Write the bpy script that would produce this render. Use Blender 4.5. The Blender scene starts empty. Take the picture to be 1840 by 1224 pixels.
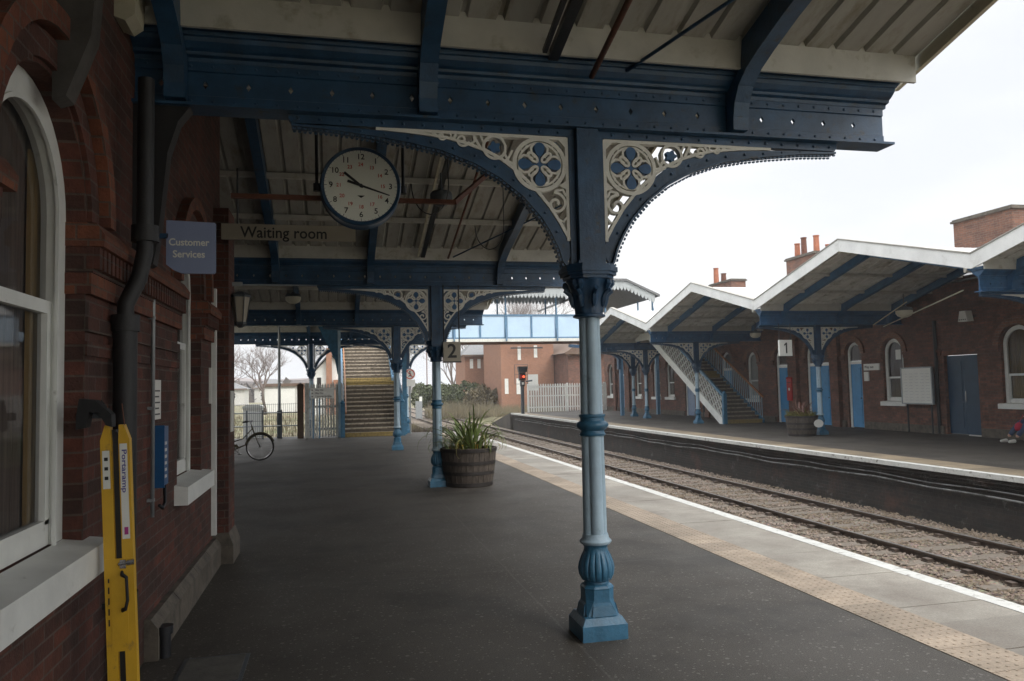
import bpy, bmesh, math, random
from math import sin, cos, pi, radians as R, hypot, atan2
from mathutils import Vector, Matrix
random.seed(7)
SC = bpy.context.scene; COL = SC.collection
# ------------------------------------------------------------------ camera
cam = bpy.data.cameras.new('camera'); camo = bpy.data.objects.new('camera', cam); COL.objects.link(camo)
cam.sensor_width = 36; cam.lens = 1385/1840*36; cam.clip_start = .05; cam.clip_end = 6000
yaw, pit, rol = R(13.0), R(3.42), R(-1.28)
f = Vector((sin(yaw)*cos(pit), cos(yaw)*cos(pit), sin(pit)))
rt = Vector((cos(yaw), -sin(yaw), 0)); up = rt.cross(f)
rt2 = rt*cos(rol)+up*sin(rol); up2 = -rt*sin(rol)+up*cos(rol)
M = Matrix((rt2, up2, -f)).transposed().to_4x4(); M.translation = Vector((0, 0, 1.7))
camo.matrix_world = M; SC.camera = camo
# ------------------------------------------------------------------ sky, sun, exposure
SUN_EL, SUN_AZ = R(38), R(150)
w = bpy.data.worlds.new('World'); SC.world = w; w.use_nodes = True
nt = w.node_tree; nt.nodes.clear(); N = nt.nodes.new; L = nt.links.new
out = N('ShaderNodeOutputWorld'); bg = N('ShaderNodeBackground'); sky = N('ShaderNodeTexSky')
sky.sky_type = 'NISHITA'; sky.sun_disc = False; sky.sun_elevation = SUN_EL; sky.sun_rotation = SUN_AZ
sky.air_density = 1.5; sky.dust_density = 4
hs = N('ShaderNodeHueSaturation'); hs.inputs['Saturation'].default_value = .35; L(sky.outputs[0], hs.inputs['Color'])
tc = N('ShaderNodeTexCoord'); mp = N('ShaderNodeMapping'); mp.inputs['Scale'].default_value = (1, 1, 3)
nz = N('ShaderNodeTexNoise'); nz.inputs['Scale'].default_value = 2.2; nz.inputs['Detail'].default_value = 6
L(tc.outputs['Generated'], mp.inputs[0]); L(mp.outputs[0], nz.inputs['Vector'])
cr = N('ShaderNodeValToRGB'); cr.color_ramp.elements[0].position = .3; cr.color_ramp.elements[1].position = .72
cr.color_ramp.elements[0].color = (3.75, 3.85, 4.1, 1); cr.color_ramp.elements[1].color = (5.0, 5.0, 4.9, 1)
L(nz.outputs[0], cr.inputs[0])
mx = N('ShaderNodeMix'); mx.data_type = 'RGBA'; mx.inputs[0].default_value = .82
L(hs.outputs[0], mx.inputs[6]); L(cr.outputs[0], mx.inputs[7])
sx = N('ShaderNodeSeparateXYZ'); L(tc.outputs['Generated'], sx.inputs[0])
zr = N('ShaderNodeMapRange'); zr.interpolation_type = 'SMOOTHSTEP'; zr.inputs[1].default_value = .42; zr.inputs[2].default_value = .95; zr.inputs[3].default_value = 1; zr.inputs[4].default_value = 3.9
L(sx.outputs[2], zr.inputs[0]); vm = N('ShaderNodeVectorMath'); vm.operation = 'SCALE'; L(mx.outputs[2], vm.inputs[0]); L(zr.outputs[0], vm.inputs['Scale'])
L(vm.outputs[0], bg.inputs[0]); bg.inputs[1].default_value = .135; L(bg.outputs[0], out.inputs[0])
sl = bpy.data.lights.new('sun', 'SUN'); sl.energy = .6; sl.angle = R(25); sl.color = (1, .96, .9)
so = bpy.data.objects.new('sun', sl); COL.objects.link(so)
so.rotation_euler = (pi/2-SUN_EL, 0, pi-SUN_AZ)
SC.view_settings.view_transform = 'Standard'; SC.view_settings.look = 'None'; SC.view_settings.gamma = 1
SC.view_settings.exposure = 0.93
SC.cycles.max_bounces = 12; SC.cycles.diffuse_bounces = 8

# ------------------------------------------------------------------ materials
def nodes(name):
    m = bpy.data.materials.new(name); m.use_nodes = True
    return m, m.node_tree, m.node_tree.nodes['Principled BSDF']
def mixc(nt, fac, a, b, mode='MIX'):
    n = nt.nodes.new('ShaderNodeMix'); n.data_type = 'RGBA'; n.blend_type = mode
    for i, v in ((0, fac), (6, a), (7, b)):
        if isinstance(v, (int, float)): n.inputs[i].default_value = v
        elif isinstance(v, tuple): n.inputs[i].default_value = (*v[:3], 1)
        else: nt.links.new(v, n.inputs[i])
    return n.outputs[2]
def noise(nt, vec, scale, detail=4, rough=.6):
    n = nt.nodes.new('ShaderNodeTexNoise'); n.inputs['Scale'].default_value = scale
    n.inputs['Detail'].default_value = detail; n.inputs['Roughness'].default_value = rough
    nt.links.new(vec, n.inputs['Vector']); return n.outputs[0]
def ramp(nt, v, a, b, ca=(0, 0, 0), cb=(1, 1, 1)):
    n = nt.nodes.new('ShaderNodeValToRGB'); e = n.color_ramp.elements
    e[0].position = a; e[1].position = b; e[0].color = (*ca, 1); e[1].color = (*cb, 1)
    nt.links.new(v, n.inputs[0]); return n.outputs[0]
def bump(nt, bs, h, s, d=.01):
    n = nt.nodes.new('ShaderNodeBump'); n.inputs['Strength'].default_value = s; n.inputs['Distance'].default_value = d
    nt.links.new(h, n.inputs['Height']); nt.links.new(n.outputs[0], bs.inputs['Normal'])
def ocoord(nt):
    n = nt.nodes.new('ShaderNodeTexCoord'); return n.outputs['Object']
def mat(name, c, rough=.6, var=.2, scale=6, bs=.15, bscale=60, dirt=None, dlo=.55, dhi=.7, dscale=3, metal=0, stretch=None, spec=None):
    m, nt, b = nodes(name); co = ocoord(nt)
    if stretch:
        mp = nt.nodes.new('ShaderNodeMapping'); mp.inputs['Scale'].default_value = stretch
        nt.links.new(co, mp.inputs[0]); co = mp.outputs[0]
    n1 = noise(nt, co, scale)
    k = ramp(nt, n1, .3, .7, tuple(x*(1-var) for x in c), tuple(min(1, x*(1+var)) for x in c))
    if dirt: k = mixc(nt, ramp(nt, noise(nt, co, dscale, 8, .7), dlo, dhi), k, dirt)
    nt.links.new(k, b.inputs['Base Color']); b.inputs['Roughness'].default_value = rough; b.inputs['Metallic'].default_value = metal
    if spec is not None: b.inputs['Specular IOR Level'].default_value = spec
    if bs: bump(nt, b, noise(nt, co, bscale, 5), bs)
    return m
def brick(name, c1, c2, mortar, bw=.225, rh=.075, soot=.45, sc=(.02, .015, .012)):
    m, nt, b = nodes(name); Nn = nt.nodes.new; Ll = nt.links.new
    co = ocoord(nt); g = Nn('ShaderNodeNewGeometry'); s = Nn('ShaderNodeSeparateXYZ'); Ll(co, s.inputs[0])
    sn = Nn('ShaderNodeSeparateXYZ'); Ll(g.outputs['Normal'], sn.inputs[0])
    ab = Nn('ShaderNodeMath'); ab.operation = 'ABSOLUTE'; Ll(sn.outputs[0], ab.inputs[0])
    gt = Nn('ShaderNodeMath'); gt.operation = 'GREATER_THAN'; Ll(ab.outputs[0], gt.inputs[0]); gt.inputs[1].default_value = .6
    mf = Nn('ShaderNodeMix'); Ll(gt.outputs[0], mf.inputs[0]); Ll(s.outputs[0], mf.inputs[2]); Ll(s.outputs[1], mf.inputs[3])
    cb = Nn('ShaderNodeCombineXYZ'); Ll(mf.outputs[0], cb.inputs[0]); Ll(s.outputs[2], cb.inputs[1])
    bt = Nn('ShaderNodeTexBrick'); Ll(cb.outputs[0], bt.inputs[0])
    bt.inputs['Scale'].default_value = 1; bt.inputs['Brick Width'].default_value = bw; bt.inputs['Row Height'].default_value = rh
    bt.inputs['Mortar Size'].default_value = .006; bt.inputs['Mortar Smooth'].default_value = .3
    bt.inputs['Color1'].default_value = (*c1, 1); bt.inputs['Color2'].default_value = (*c2, 1); bt.inputs['Mortar'].default_value = (*mortar, 1)
    n1 = noise(nt, co, 2.3, 8, .7)
    k = mixc(nt, ramp(nt, n1, .38, .68), bt.outputs[0], mixc(nt, soot, bt.outputs[0], sc))
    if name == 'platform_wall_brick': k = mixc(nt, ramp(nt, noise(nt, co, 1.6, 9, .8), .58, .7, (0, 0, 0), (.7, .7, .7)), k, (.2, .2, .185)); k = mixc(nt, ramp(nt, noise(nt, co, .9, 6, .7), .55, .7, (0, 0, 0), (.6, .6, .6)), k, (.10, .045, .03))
    k = mixc(nt, .8, k, ramp(nt, noise(nt, co, 14, 5, .7), .25, .75, (.55, .55, .55), (1.3, 1.3, 1.3)), 'MULTIPLY')
    Ll(k, b.inputs['Base Color']); b.inputs['Roughness'].default_value = .85
    h = Nn('ShaderNodeMath'); h.operation = 'MULTIPLY_ADD'; Ll(bt.outputs['Fac'], h.inputs[0]); h.inputs[1].default_value = -.6
    Ll(noise(nt, co, 60, 4), h.inputs[2]); bump(nt, b, h.outputs[0], .6, .012)
    return m
def glass(name, tint=(.02, .025, .03)):
    m, nt, b = nodes(name); b.inputs['Base Color'].default_value = (*tint, 1); b.inputs['Roughness'].default_value = .04
    b.inputs['Alpha'].default_value = .45; return m

DB = (.019, .060, .122)          # dark blue iron paint
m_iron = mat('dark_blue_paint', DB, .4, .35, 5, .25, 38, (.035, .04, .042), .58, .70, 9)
m_ironf = mat('brighter_blue_paint', (.028, .10, .21), .45, .25, 5, .2, 38, (.03, .06, .10), .6, .74, 7)  # brighter, more saturated blue for the far canopy ironwork
m_base = mat('mid_blue_paint', (.035, .125, .21), .4, .3, 7, .35, 40, (.25, .32, .38), .66, .7, 14)
m_pale = mat('pale_blue_paint', (.32, .43, .51), .45, .12, 6, .3, 40, (.12, .17, .2), .62, .76, 9)
m_cream = mat('cream_paint', (.66, .65, .59), .55, .1, 12, .15, 60, (.3, .26, .18), .64, .8, 10)
m_creamd = mat('weathered_shaded_cream', (.44, .41, .31), .65, .15, 3, .15, 40, (.2, .18, .12), .55, .75, 4)
m_white = mat('white_paint', (.7, .71, .68), .5, .08, 5, .15, 50, (.3, .29, .25), .62, .78, 6)
m_whited = mat('worn_white_paint', (.50, .50, .47), .6, .12, 9, .3, 50, (.16, .14, .12), .56, .66, 8)
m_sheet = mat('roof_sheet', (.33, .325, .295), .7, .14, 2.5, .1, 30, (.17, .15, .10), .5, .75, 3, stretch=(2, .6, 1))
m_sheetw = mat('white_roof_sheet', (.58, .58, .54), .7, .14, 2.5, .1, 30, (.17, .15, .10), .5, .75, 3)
m_board = mat('eaves_board_paint', (.46, .452, .41), .6, .1, 4, .15, 40, (.24, .21, .14), .55, .75, 5)
m_brick = brick('dark_station_brick', (.14, .042, .026), (.055, .023, .017), (.11, .08, .065), soot=.6)
m_bricko = brick('orange_band_brick', (.22, .07, .032), (.11, .035, .022), (.12, .08, .06), .11, .075, .3)
m_brickf = brick('far_station_brick', (.25, .105, .07), (.13, .07, .052), (.12, .10, .085), .225, .075, .5)
m_brickh = brick('house_brick', (.37, .175, .105), (.30, .145, .09), (.34, .25, .19), .225, .075, .15)
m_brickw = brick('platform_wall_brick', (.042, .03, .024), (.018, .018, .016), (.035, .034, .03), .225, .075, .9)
m_brickc = brick('chimney_brick', (.27, .12, .075), (.17, .085, .06), (.2, .17, .14), .225, .075, .3)
m_stone = mat('plinth_stone', (.11, .093, .073), .8, .3, 5, .5, 30, (.05, .045, .035), .5, .7, 6)
m_stoned = mat('sooty_stone', (.06, .055, .05), .85, .3, 6, .4, 30)
m_slate = mat('slate_roof', (.13, .13, .13), .6, .2, 10, .3, 40, (.08, .09, .06), .55, .7, 4)
m_rooft = mat('brown_tiles', (.13, .085, .06), .8, .25, 12, .4, 40)
m_cover = mat('pale_roof_covering', (.58, .59, .57), .55, .12, 3, .1, 30, (.35, .35, .32), .5, .8, 3)
m_valp = mat('grey_valance_paint', (.33, .35, .35), .6, .1, 5, .1, 40)
m_black = mat('black_paint', (.014, .015, .018), .45, .3, 10, .2, 60)
m_grey = mat('grey_paint', (.055, .065, .075), .5, .2, 8, .2, 60, (.03, .03, .03), .6, .75, 8)
m_cab = mat('grimy_cable_sheath', (.17, .17, .165), .6, .3, 3, .2, 60, (.04, .04, .035), .45, .6, 2)
m_grey2 = mat('dark_pipe_paint', (.014, .014, .015), .55, .2, 8, .2, 60)
m_steel = mat('galvanised_steel', (.3, .32, .33), .45, .15, 10, .1, 60, metal=.4)
m_rust = mat('rusty_iron', (.13, .05, .03), .8, .35, 12, .3, 60)
m_post = mat('brown_post_timber', (.07, .045, .03), .85, .3, 12, .4, 60)
m_rail = mat('rail_steel', (.085, .062, .048), .55, .3, 6, .3, 60, metal=.3)
m_railt = mat('rail_running_surface', (.25, .24, .23), .35, .15, 6, .05, 60, metal=.7)
m_sleep = mat('weathered_sleeper', (.13, .107, .083), .85, .35, 9, .5, 40, (.05, .04, .03), .5, .7, 8, stretch=(1, 6, 1))
m_wood = mat('barrel_oak', (.075, .06, .048), .75, .4, 12, .5, 60, (.03, .024, .018), .5, .7, 8, stretch=(3, 3, .6))
m_hoop = mat('barrel_hoop', (.035, .03, .028), .6, .3, 12, .3, 60, metal=.3)
m_yel = mat('yellow_ramp_paint', (.60, .35, .02), .45, .1, 5, .1, 60, (.25, .16, .05), .60, .74, 11)
m_bluebox = mat('blue_box_paint', (.012, .085, .22), .35, .1, 8, .05, 60)
m_sign = mat('blue_sign_face', (.22, .26, .39), .22, .06, 3, 0, spec=.7)
m_signw = mat('white_sign_face', (.7, .7, .66), .4, .05, 3, 0)
m_signc = mat('dull_cream_sign_face', (.30, .27, .215), .5, .1, 3, 0)
m_ink = mat('black_lettering', (.012, .012, .014), .5, 0, 3, 0)
m_redink = mat('red_lettering', (.55, .06, .035), .5, 0, 3, 0)
m_palet = mat('pale_lettering', (.62, .62, .55), .5, 0, 3, 0)
m_face = mat('clock_face', (.8, .82, .74), .5, .04, 3, 0)
m_glass = glass('window_glass')
m_curt = mat('dull_curtain', (.2, .155, .13), .9, .35, 5, .2, 20, stretch=(1, 14, .2))
m_curty = mat('yellow_curtain', (.33, .22, .09), .9, .3, 5, .2, 20, stretch=(1, 14, .2))
m_dark = mat('dark_room', (.02, .018, .016), .9, .1, 3, 0)
m_door = mat('door_blue', (.05, .24, .48), .4, .12, 5, .1, 50, (.02, .08, .16), .6, .75, 5)
m_doord = mat('dark_door_blue', (.012, .045, .09), .4, .15, 5, .1, 50)
m_panel = mat('pale_blue_bridge_panel', (.47, .62, .76), .5, .05, 2, .05, 30, (.3, .38, .45), .66, .85, 5)
m_brpost = mat('bridge_blue_paint', (.09, .19, .30), .45, .15, 6, .1, 40)
m_red = mat('post_box_red', (.38, .015, .012), .35, .1, 8, .05, 50)
m_tread = mat('stair_tread', (.36, .31, .24), .8, .3, 10, .4, 50, (.06, .05, .035), .5, .7, 9)
m_riser = mat('stair_riser', (.10, .083, .065), .85, .3, 10, .3, 50)
m_must = mat('mustard_step_edge', (.27, .2, .07), .7, .2, 20, .2, 50, (.12, .09, .04), .5, .7, 12)
m_hand = mat('brown_handrail', (.33, .13, .04), .5, .2, 10, .1, 60)
m_leaf = mat('strap_leaf', (.15, .2, .06), .5, .35, 20, .1, 30, (.25, .2, .06), .6, .7, 9)
m_leafr = mat('reddish_leaf', (.16, .07, .05), .5, .35, 20, .1, 30, (.22, .2, .1), .55, .7, 9)
m_soil = mat('planter_soil', (.03, .022, .015), .95, .4, 30, .8, 60)
m_flow = mat('yellow_petal', (.6, .36, .03), .6, .1, 8, 0)
m_floww = mat('white_petal', (.7, .68, .6), .6, .1, 8, 0)
m_bark = mat('bark', (.105, .085, .07), .9, .25, 12, .4, 50)
m_twig = mat('pale_twigs', (.19, .155, .14), .9, .25, 12, 0)
m_hedge = mat('hedge_leaf', (.075, .09, .04), .7, .5, 2, 0)
m_reed = mat('dry_grass', (.17, .145, .09), .9, .35, 1.5, 0)
m_grass = mat('rough_ground', (.19, .16, .10), .95, .35, .6, .5, 6, (.09, .11, .04), .45, .65, .25)
m_conc = mat('grey_concrete', (.3, .29, .26), .85, .15, 6, .3, 40, (.16, .14, .11), .55, .75, 4)
m_terra = mat('terracotta', (.36, .13, .07), .8, .2, 9, .2, 50)
m_render = mat('pale_render', (.5, .49, .46), .8, .1, 3, .1, 30)
m_jean = mat('denim', (.045, .07, .13), .9, .2, 25, .3, 90)
m_coat = mat('dark_coat', (.02, .02, .03), .85, .2, 20, .3, 60)
m_skin = mat('skin', (.45, .26, .19), .55, .06, 8, 0)
m_hair = mat('brown_hair', (.05, .03, .02), .6, .3, 40, .3, 90)
m_redbag = mat('red_fabric', (.38, .02, .05), .7, .15, 20, .2, 60)
m_rubber = mat('black_rubber', (.012, .012, .013), .7, .2, 20, .1, 60)
m_chrome = mat('chrome', (.5, .5, .5), .25, .05, 8, 0, metal=.9)
m_bikef = mat('bronze_bicycle_paint', (.09, .075, .04), .35, .15, 8, 0)
m_lampg = mat('lamp_cover_plastic', (.5, .48, .38), .4, .1, 5, 0)

def tarmac():
    m, nt, b = nodes('dark_tarmac'); co = ocoord(nt)
    k = ramp(nt, noise(nt, co, 1.1, 7, .65), .3, .7, (.044, .038, .031), (.062, .055, .046))
    k = mixc(nt, .85, k, ramp(nt, noise(nt, co, 130, 3, .6), .3, .7, (.3, .3, .3), (1.9, 1.9, 1.9)), 'MULTIPLY')
    for sc_, lo, hi, th in ((4.5, .05, .075, .72), (11, .09, .12, .66), (23, .12, .16, .6)):
        v = nt.nodes.new('ShaderNodeTexVoronoi'); v.voronoi_dimensions = '2D'; v.inputs['Scale'].default_value = sc_; nt.links.new(co, v.inputs['Vector'])
        ms = mixc(nt, 1, ramp(nt, v.outputs['Distance'], lo, hi, (.9, .9, .9), (0, 0, 0)), ramp(nt, v.outputs['Color'], th, th+.02), 'MULTIPLY')
        k = mixc(nt, ms, k, (.15, .14, .125))
    k = mixc(nt, ramp(nt, noise(nt, co, .45, 8, .75), .5, .62, (0, 0, 0), (.75, .75, .75)), k, (.028, .025, .021))
    k = mixc(nt, ramp(nt, noise(nt, co, 5, 8, .8), .55, .72, (0, 0, 0), (.6, .6, .6)), k, (.09, .082, .07))
    sp = nt.nodes.new('ShaderNodeSeparateXYZ'); nt.links.new(co, sp.inputs[0])
    def seam(o, x0, k):
        w1 = nt.nodes.new('ShaderNodeMath'); w1.operation = 'MULTIPLY_ADD'; nt.links.new(noise(nt, co, 1.3, 5), w1.inputs[0]); w1.inputs[1].default_value = .05; nt.links.new(sp.outputs[o], w1.inputs[2])
        d = nt.nodes.new('ShaderNodeMath'); d.operation = 'SUBTRACT'; nt.links.new(w1.outputs[0], d.inputs[0]); d.inputs[1].default_value = x0+.025
        a = nt.nodes.new('ShaderNodeMath'); a.operation = 'ABSOLUTE'; nt.links.new(d.outputs[0], a.inputs[0])
        return mixc(nt, ramp(nt, a.outputs[0], .003, .010, (.45, .45, .45), (0, 0, 0)), k, (.11, .10, .09))
    k = seam(0, 1.545, k); k = seam(1, 7.1, k); k = seam(1, 12.6, k)
    nt.links.new(k, b.inputs['Base Color'])
    nt.links.new(ramp(nt, noise(nt, co, .8, 5), .35, .7, (.58, .58, .58), (.72, .72, .72)), b.inputs['Roughness'])
    b.inputs['Specular IOR Level'].default_value = .4
    bump(nt, b, noise(nt, co, 120, 3), .5, .006); return m
m_tar = tarmac()
def slabs(name, c, w, soot, dscale=1.3):
    m, nt, b = nodes(name); co = ocoord(nt); Nn = nt.nodes.new; Ll = nt.links.new
    s = Nn('ShaderNodeSeparateXYZ'); Ll(co, s.inputs[0]); d = Nn('ShaderNodeMath'); d.operation = 'DIVIDE'
    Ll(s.outputs[1], d.inputs[0]); d.inputs[1].default_value = w; fl = Nn('ShaderNodeMath'); fl.operation = 'FLOOR'; Ll(d.outputs[0], fl.inputs[0])
    wn = Nn('ShaderNodeTexWhiteNoise'); wn.noise_dimensions = '1D'; Ll(fl.outputs[0], wn.inputs['W'])
    k = ramp(nt, wn.outputs[0], 0, 1, tuple(x*.78 for x in c), tuple(x*1.18 for x in c))
    k = mixc(nt, ramp(nt, noise(nt, co, dscale, 8, .7), .4, .7), k, soot)
    k = mixc(nt, .6, k, ramp(nt, noise(nt, co, 60, 4, .7), .3, .7, (.6, .6, .6), (1.3, 1.3, 1.3)), 'MULTIPLY')
    Ll(k, b.inputs['Base Color']); b.inputs['Roughness'].default_value = .6
    bump(nt, b, noise(nt, co, 60, 5), .4, .006); return m
m_cop = slabs('coping_flagstone', (.27, .25, .21), .93, (.15, .125, .10))
m_tact = slabs('buff_tactile_paving', (.36, .285, .21), .4, (.19, .15, .105), 2)
def ballast():
    m, nt, b = nodes('track_ballast'); co = ocoord(nt)
    v = nt.nodes.new('ShaderNodeTexVoronoi'); v.inputs['Scale'].default_value = 22; nt.links.new(co, v.inputs['Vector'])
    k = mixc(nt, .75, (.24, .195, .155), v.outputs['Color'], 'MULTIPLY')
    k = mixc(nt, .5, k, (.26, .2, .15))
    k = mixc(nt, ramp(nt, noise(nt, co, .5, 6, .6), .4, .65), k, (.15, .115, .075))
    k = mixc(nt, ramp(nt, v.outputs['Distance'], .25, .75, (0, 0, 0), (.8, .8, .8)), k, (.04, .03, .022))
    nt.links.new(k, b.inputs['Base Color']); b.inputs['Roughness'].default_value = .9
    bump(nt, b, v.outputs['Distance'], -1, .03); return m
m_ball = ballast()
def stonem(name, c):
    m, nt, b = nodes(name); co = ocoord(nt)
    v = nt.nodes.new('ShaderNodeTexWhiteNoise'); g = nt.nodes.new('ShaderNodeNewGeometry')
    nt.links.new(g.outputs['Random Per Island'], v.inputs['Vector'])
    k = ramp(nt, v.outputs[0], 0, 1, tuple(x*.45 for x in c), tuple(min(1, x*1.6) for x in c))
    k = mixc(nt, ramp(nt, noise(nt, co, .7, 5), .42, .62, (0, 0, 0), (.7, .7, .7)), k, (.13, .095, .055))
    nt.links.new(k, b.inputs['Base Color']); b.inputs['Roughness'].default_value = .85; return m
m_stones = stonem('ballast_stones', (.18, .142, .115))
m_hill = mat('far_hill', (.16, .13, .12), .9, .3, .05, 0)

# ------------------------------------------------------------------ mesh helpers
class MB:
    def __init__(s): s.v = []; s.f = []
    def add(s, vs, fs):
        o = len(s.v); s.v += [tuple(v) for v in vs]; s.f += [tuple(i+o for i in q) for q in fs]; return s
    def box(s, x0, x1, y0, y1, z0, z1):
        return s.add([(x0,y0,z0),(x1,y0,z0),(x1,y1,z0),(x0,y1,z0),(x0,y0,z1),(x1,y0,z1),(x1,y1,z1),(x0,y1,z1)],
              [(3,2,1,0),(4,5,6,7),(0,1,5,4),(1,2,6,5),(2,3,7,6),(3,0,4,7)])
    def bar(s, p, q, w, h, upv=(0, 0, 1)):
        p = Vector(p); q = Vector(q); d = (q-p).normalized(); u = Vector(upv); sd = d.cross(u)
        if sd.length < 1e-4: sd = d.cross(Vector((1, 0, 0)))
        sd.normalize(); u = sd.cross(d).normalized(); a = sd*w/2; b = u*h/2
        vs = [p-a-b, p+a-b, p+a+b, p-a+b, q-a-b, q+a-b, q+a+b, q-a+b]
        return s.add(vs, [(3,2,1,0),(4,5,6,7),(0,1,5,4),(1,2,6,5),(2,3,7,6),(3,0,4,7)])
    def prism(s, pts, axis, a, b):
        n = len(pts)
        def P(p, t): return {'x': (t, p[0], p[1]), 'y': (p[0], t, p[1]), 'z': (p[0], p[1], t)}[axis]
        return s.add([P(p, a) for p in pts]+[P(p, b) for p in pts],
              [tuple(range(n))[::-1], tuple(range(n, 2*n))]+[(i, (i+1) % n, n+(i+1) % n, n+i) for i in range(n)])
    def lathe(s, prof, c=(0, 0, 0), n=20, mod=None, cap=True):
        vs = []; fs = []
        for r, z in prof:
            for k in range(n):
                t = 2*pi*k/n; rr = r*(mod(t, z) if mod else 1); vs.append((c[0]+rr*cos(t), c[1]+rr*sin(t), c[2]+z))
        for i in range(len(prof)-1):
            for k in range(n): fs.append((i*n+k, i*n+(k+1) % n, (i+1)*n+(k+1) % n, (i+1)*n+k))
        if cap: fs += [tuple(range(n))[::-1], tuple(range((len(prof)-1)*n, len(prof)*n))]
        return s.add(vs, fs)
    def tube(s, pts, r, n=8, closed=False):
        pts = [Vector(p) for p in pts]; m = len(pts); vs = []; fs = []
        u = None
        for i, p in enumerate(pts):
            a = pts[i-1] if (i > 0 or closed) else p; b = pts[(i+1) % m] if (i < m-1 or closed) else p
            d = (b-a).normalized()
            if u is None: u = d.orthogonal().normalized()
            u = (u-d*u.dot(d)).normalized(); w_ = d.cross(u)
            rr = r[i] if isinstance(r, (list, tuple)) else r
            for k in range(n): t = 2*pi*k/n; vs.append(p+u*rr*cos(t)+w_*rr*sin(t))
        for i in range(m if closed else m-1):
            j = (i+1) % m
            for k in range(n): fs.append((i*n+k, i*n+(k+1) % n, j*n+(k+1) % n, j*n+k))
        if not closed: fs += [tuple(range(n))[::-1], tuple(range((m-1)*n, m*n))]
        return s.add(vs, fs)
    def ribbon(s, pts, wd, y0, y1, closed=False):      # flat strip in the XZ plane with thickness in y
        m = len(pts); Lf = []; Rt = []
        for i in range(m):
            a = pts[i-1] if (i > 0 or closed) else pts[i]; b = pts[(i+1) % m] if (i < m-1 or closed) else pts[i]
            dx, dz = b[0]-a[0], b[1]-a[1]; l = hypot(dx, dz) or 1; ww = (wd[i] if isinstance(wd, (list, tuple)) else wd)/2
            nx, nz_ = -dz/l*ww, dx/l*ww; Lf.append((pts[i][0]+nx, pts[i][1]+nz_)); Rt.append((pts[i][0]-nx, pts[i][1]-nz_))
        vs = []
        for i in range(m): vs += [(Lf[i][0], y0, Lf[i][1]), (Rt[i][0], y0, Rt[i][1]), (Rt[i][0], y1, Rt[i][1]), (Lf[i][0], y1, Lf[i][1])]
        fs = []
        for i in range(m if closed else m-1):
            j = (i+1) % m
            for k in range(4): fs.append((i*4+k, j*4+k, j*4+(k+1) % 4, i*4+(k+1) % 4))
        if not closed: fs += [(0, 1, 2, 3), tuple((m-1)*4+k for k in (3, 2, 1, 0))]
        return s.add(vs, fs)
    def build(s, name, m, parent=None, smooth=False, world=False, fix=True):
        me = bpy.data.meshes.new(name)
        if world and parent:
            o = Vector(parent.location); q = parent.parent
            while q: o += q.location; q = q.parent
            s.v = [tuple(Vector(v)-o) for v in s.v]
        me.from_pydata(s.v, [], s.f)
        if fix:
            bm = bmesh.new(); bm.from_mesh(me); bmesh.ops.recalc_face_normals(bm, faces=bm.faces); bm.to_mesh(me); bm.free()
        me.materials.append(m)
        if smooth:
            me.polygons.foreach_set('use_smooth', [True]*len(me.polygons))
            if smooth is not True:
                try: me.set_sharp_from_angle(angle=smooth)
                except Exception: pass
        ob = bpy.data.objects.new(name, me); COL.objects.link(ob); ob.parent = parent; return ob
def thing(name, label, cat, loc=(0, 0, 0), rz=0, group=None):
    o = bpy.data.objects.new(name, None); COL.objects.link(o); o.location = loc; o.rotation_euler = (0, 0, rz)
    o.empty_display_size = .2; o['label'] = label; o['category'] = cat
    if group: o['group'] = group
    return o
def tag(o, label, cat, group=None, kind=None):
    o['label'] = label; o['category'] = cat
    if group: o['group'] = group
    if kind: o['kind'] = kind
    return o
def struct(o, kind='structure', label=None, cat=None):
    o['kind'] = kind
    if label: o['label'] = label
    if cat: o['category'] = cat
    return o
def dup(root, loc, label=None, rz=None, group=None, parent=None):
    r = root.copy(); COL.objects.link(r); r.location = loc
    if rz is not None: r.rotation_euler = (0, 0, rz)
    if label: r['label'] = label
    if group: r['group'] = group
    if parent: r.parent = parent
    for ch in list(root.children):
        c = ch.copy(); COL.objects.link(c); c.parent = r
        for g in ch.children:
            d = g.copy(); COL.objects.link(d); d.parent = c
    return r
def text(body, size, m, parent, name, mtx, ext=.002, align='CENTER', bold=.0, sx=1):
    cu = bpy.data.curves.new(name, 'FONT'); cu.body = body; cu.size = size; cu.extrude = ext; cu.align_x = align; cu.align_y = 'CENTER'
    cu.offset = bold; cu.resolution_u = 3
    t = bpy.data.objects.new('tmp', cu); COL.objects.link(t); bpy.context.view_layer.update()
    me = bpy.data.meshes.new_from_object(t.evaluated_get(bpy.context.evaluated_depsgraph_get()))
    bpy.data.objects.remove(t); me.transform(mtx @ Matrix.Diagonal((sx, 1, 1, 1))); me.materials.clear(); me.materials.append(m)
    o = bpy.data.objects.new(name, me); COL.objects.link(o); o.parent = parent; return o
FRONT = Matrix.Rotation(pi/2, 4, 'X')      # text facing -Y
def arc(cx, cz, r, a0, a1, n=16, rz=None):
    return [(cx+r*cos(a0+(a1-a0)*i/n), cz+(rz or r)*sin(a0+(a1-a0)*i/n)) for i in range(n+1)]
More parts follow.
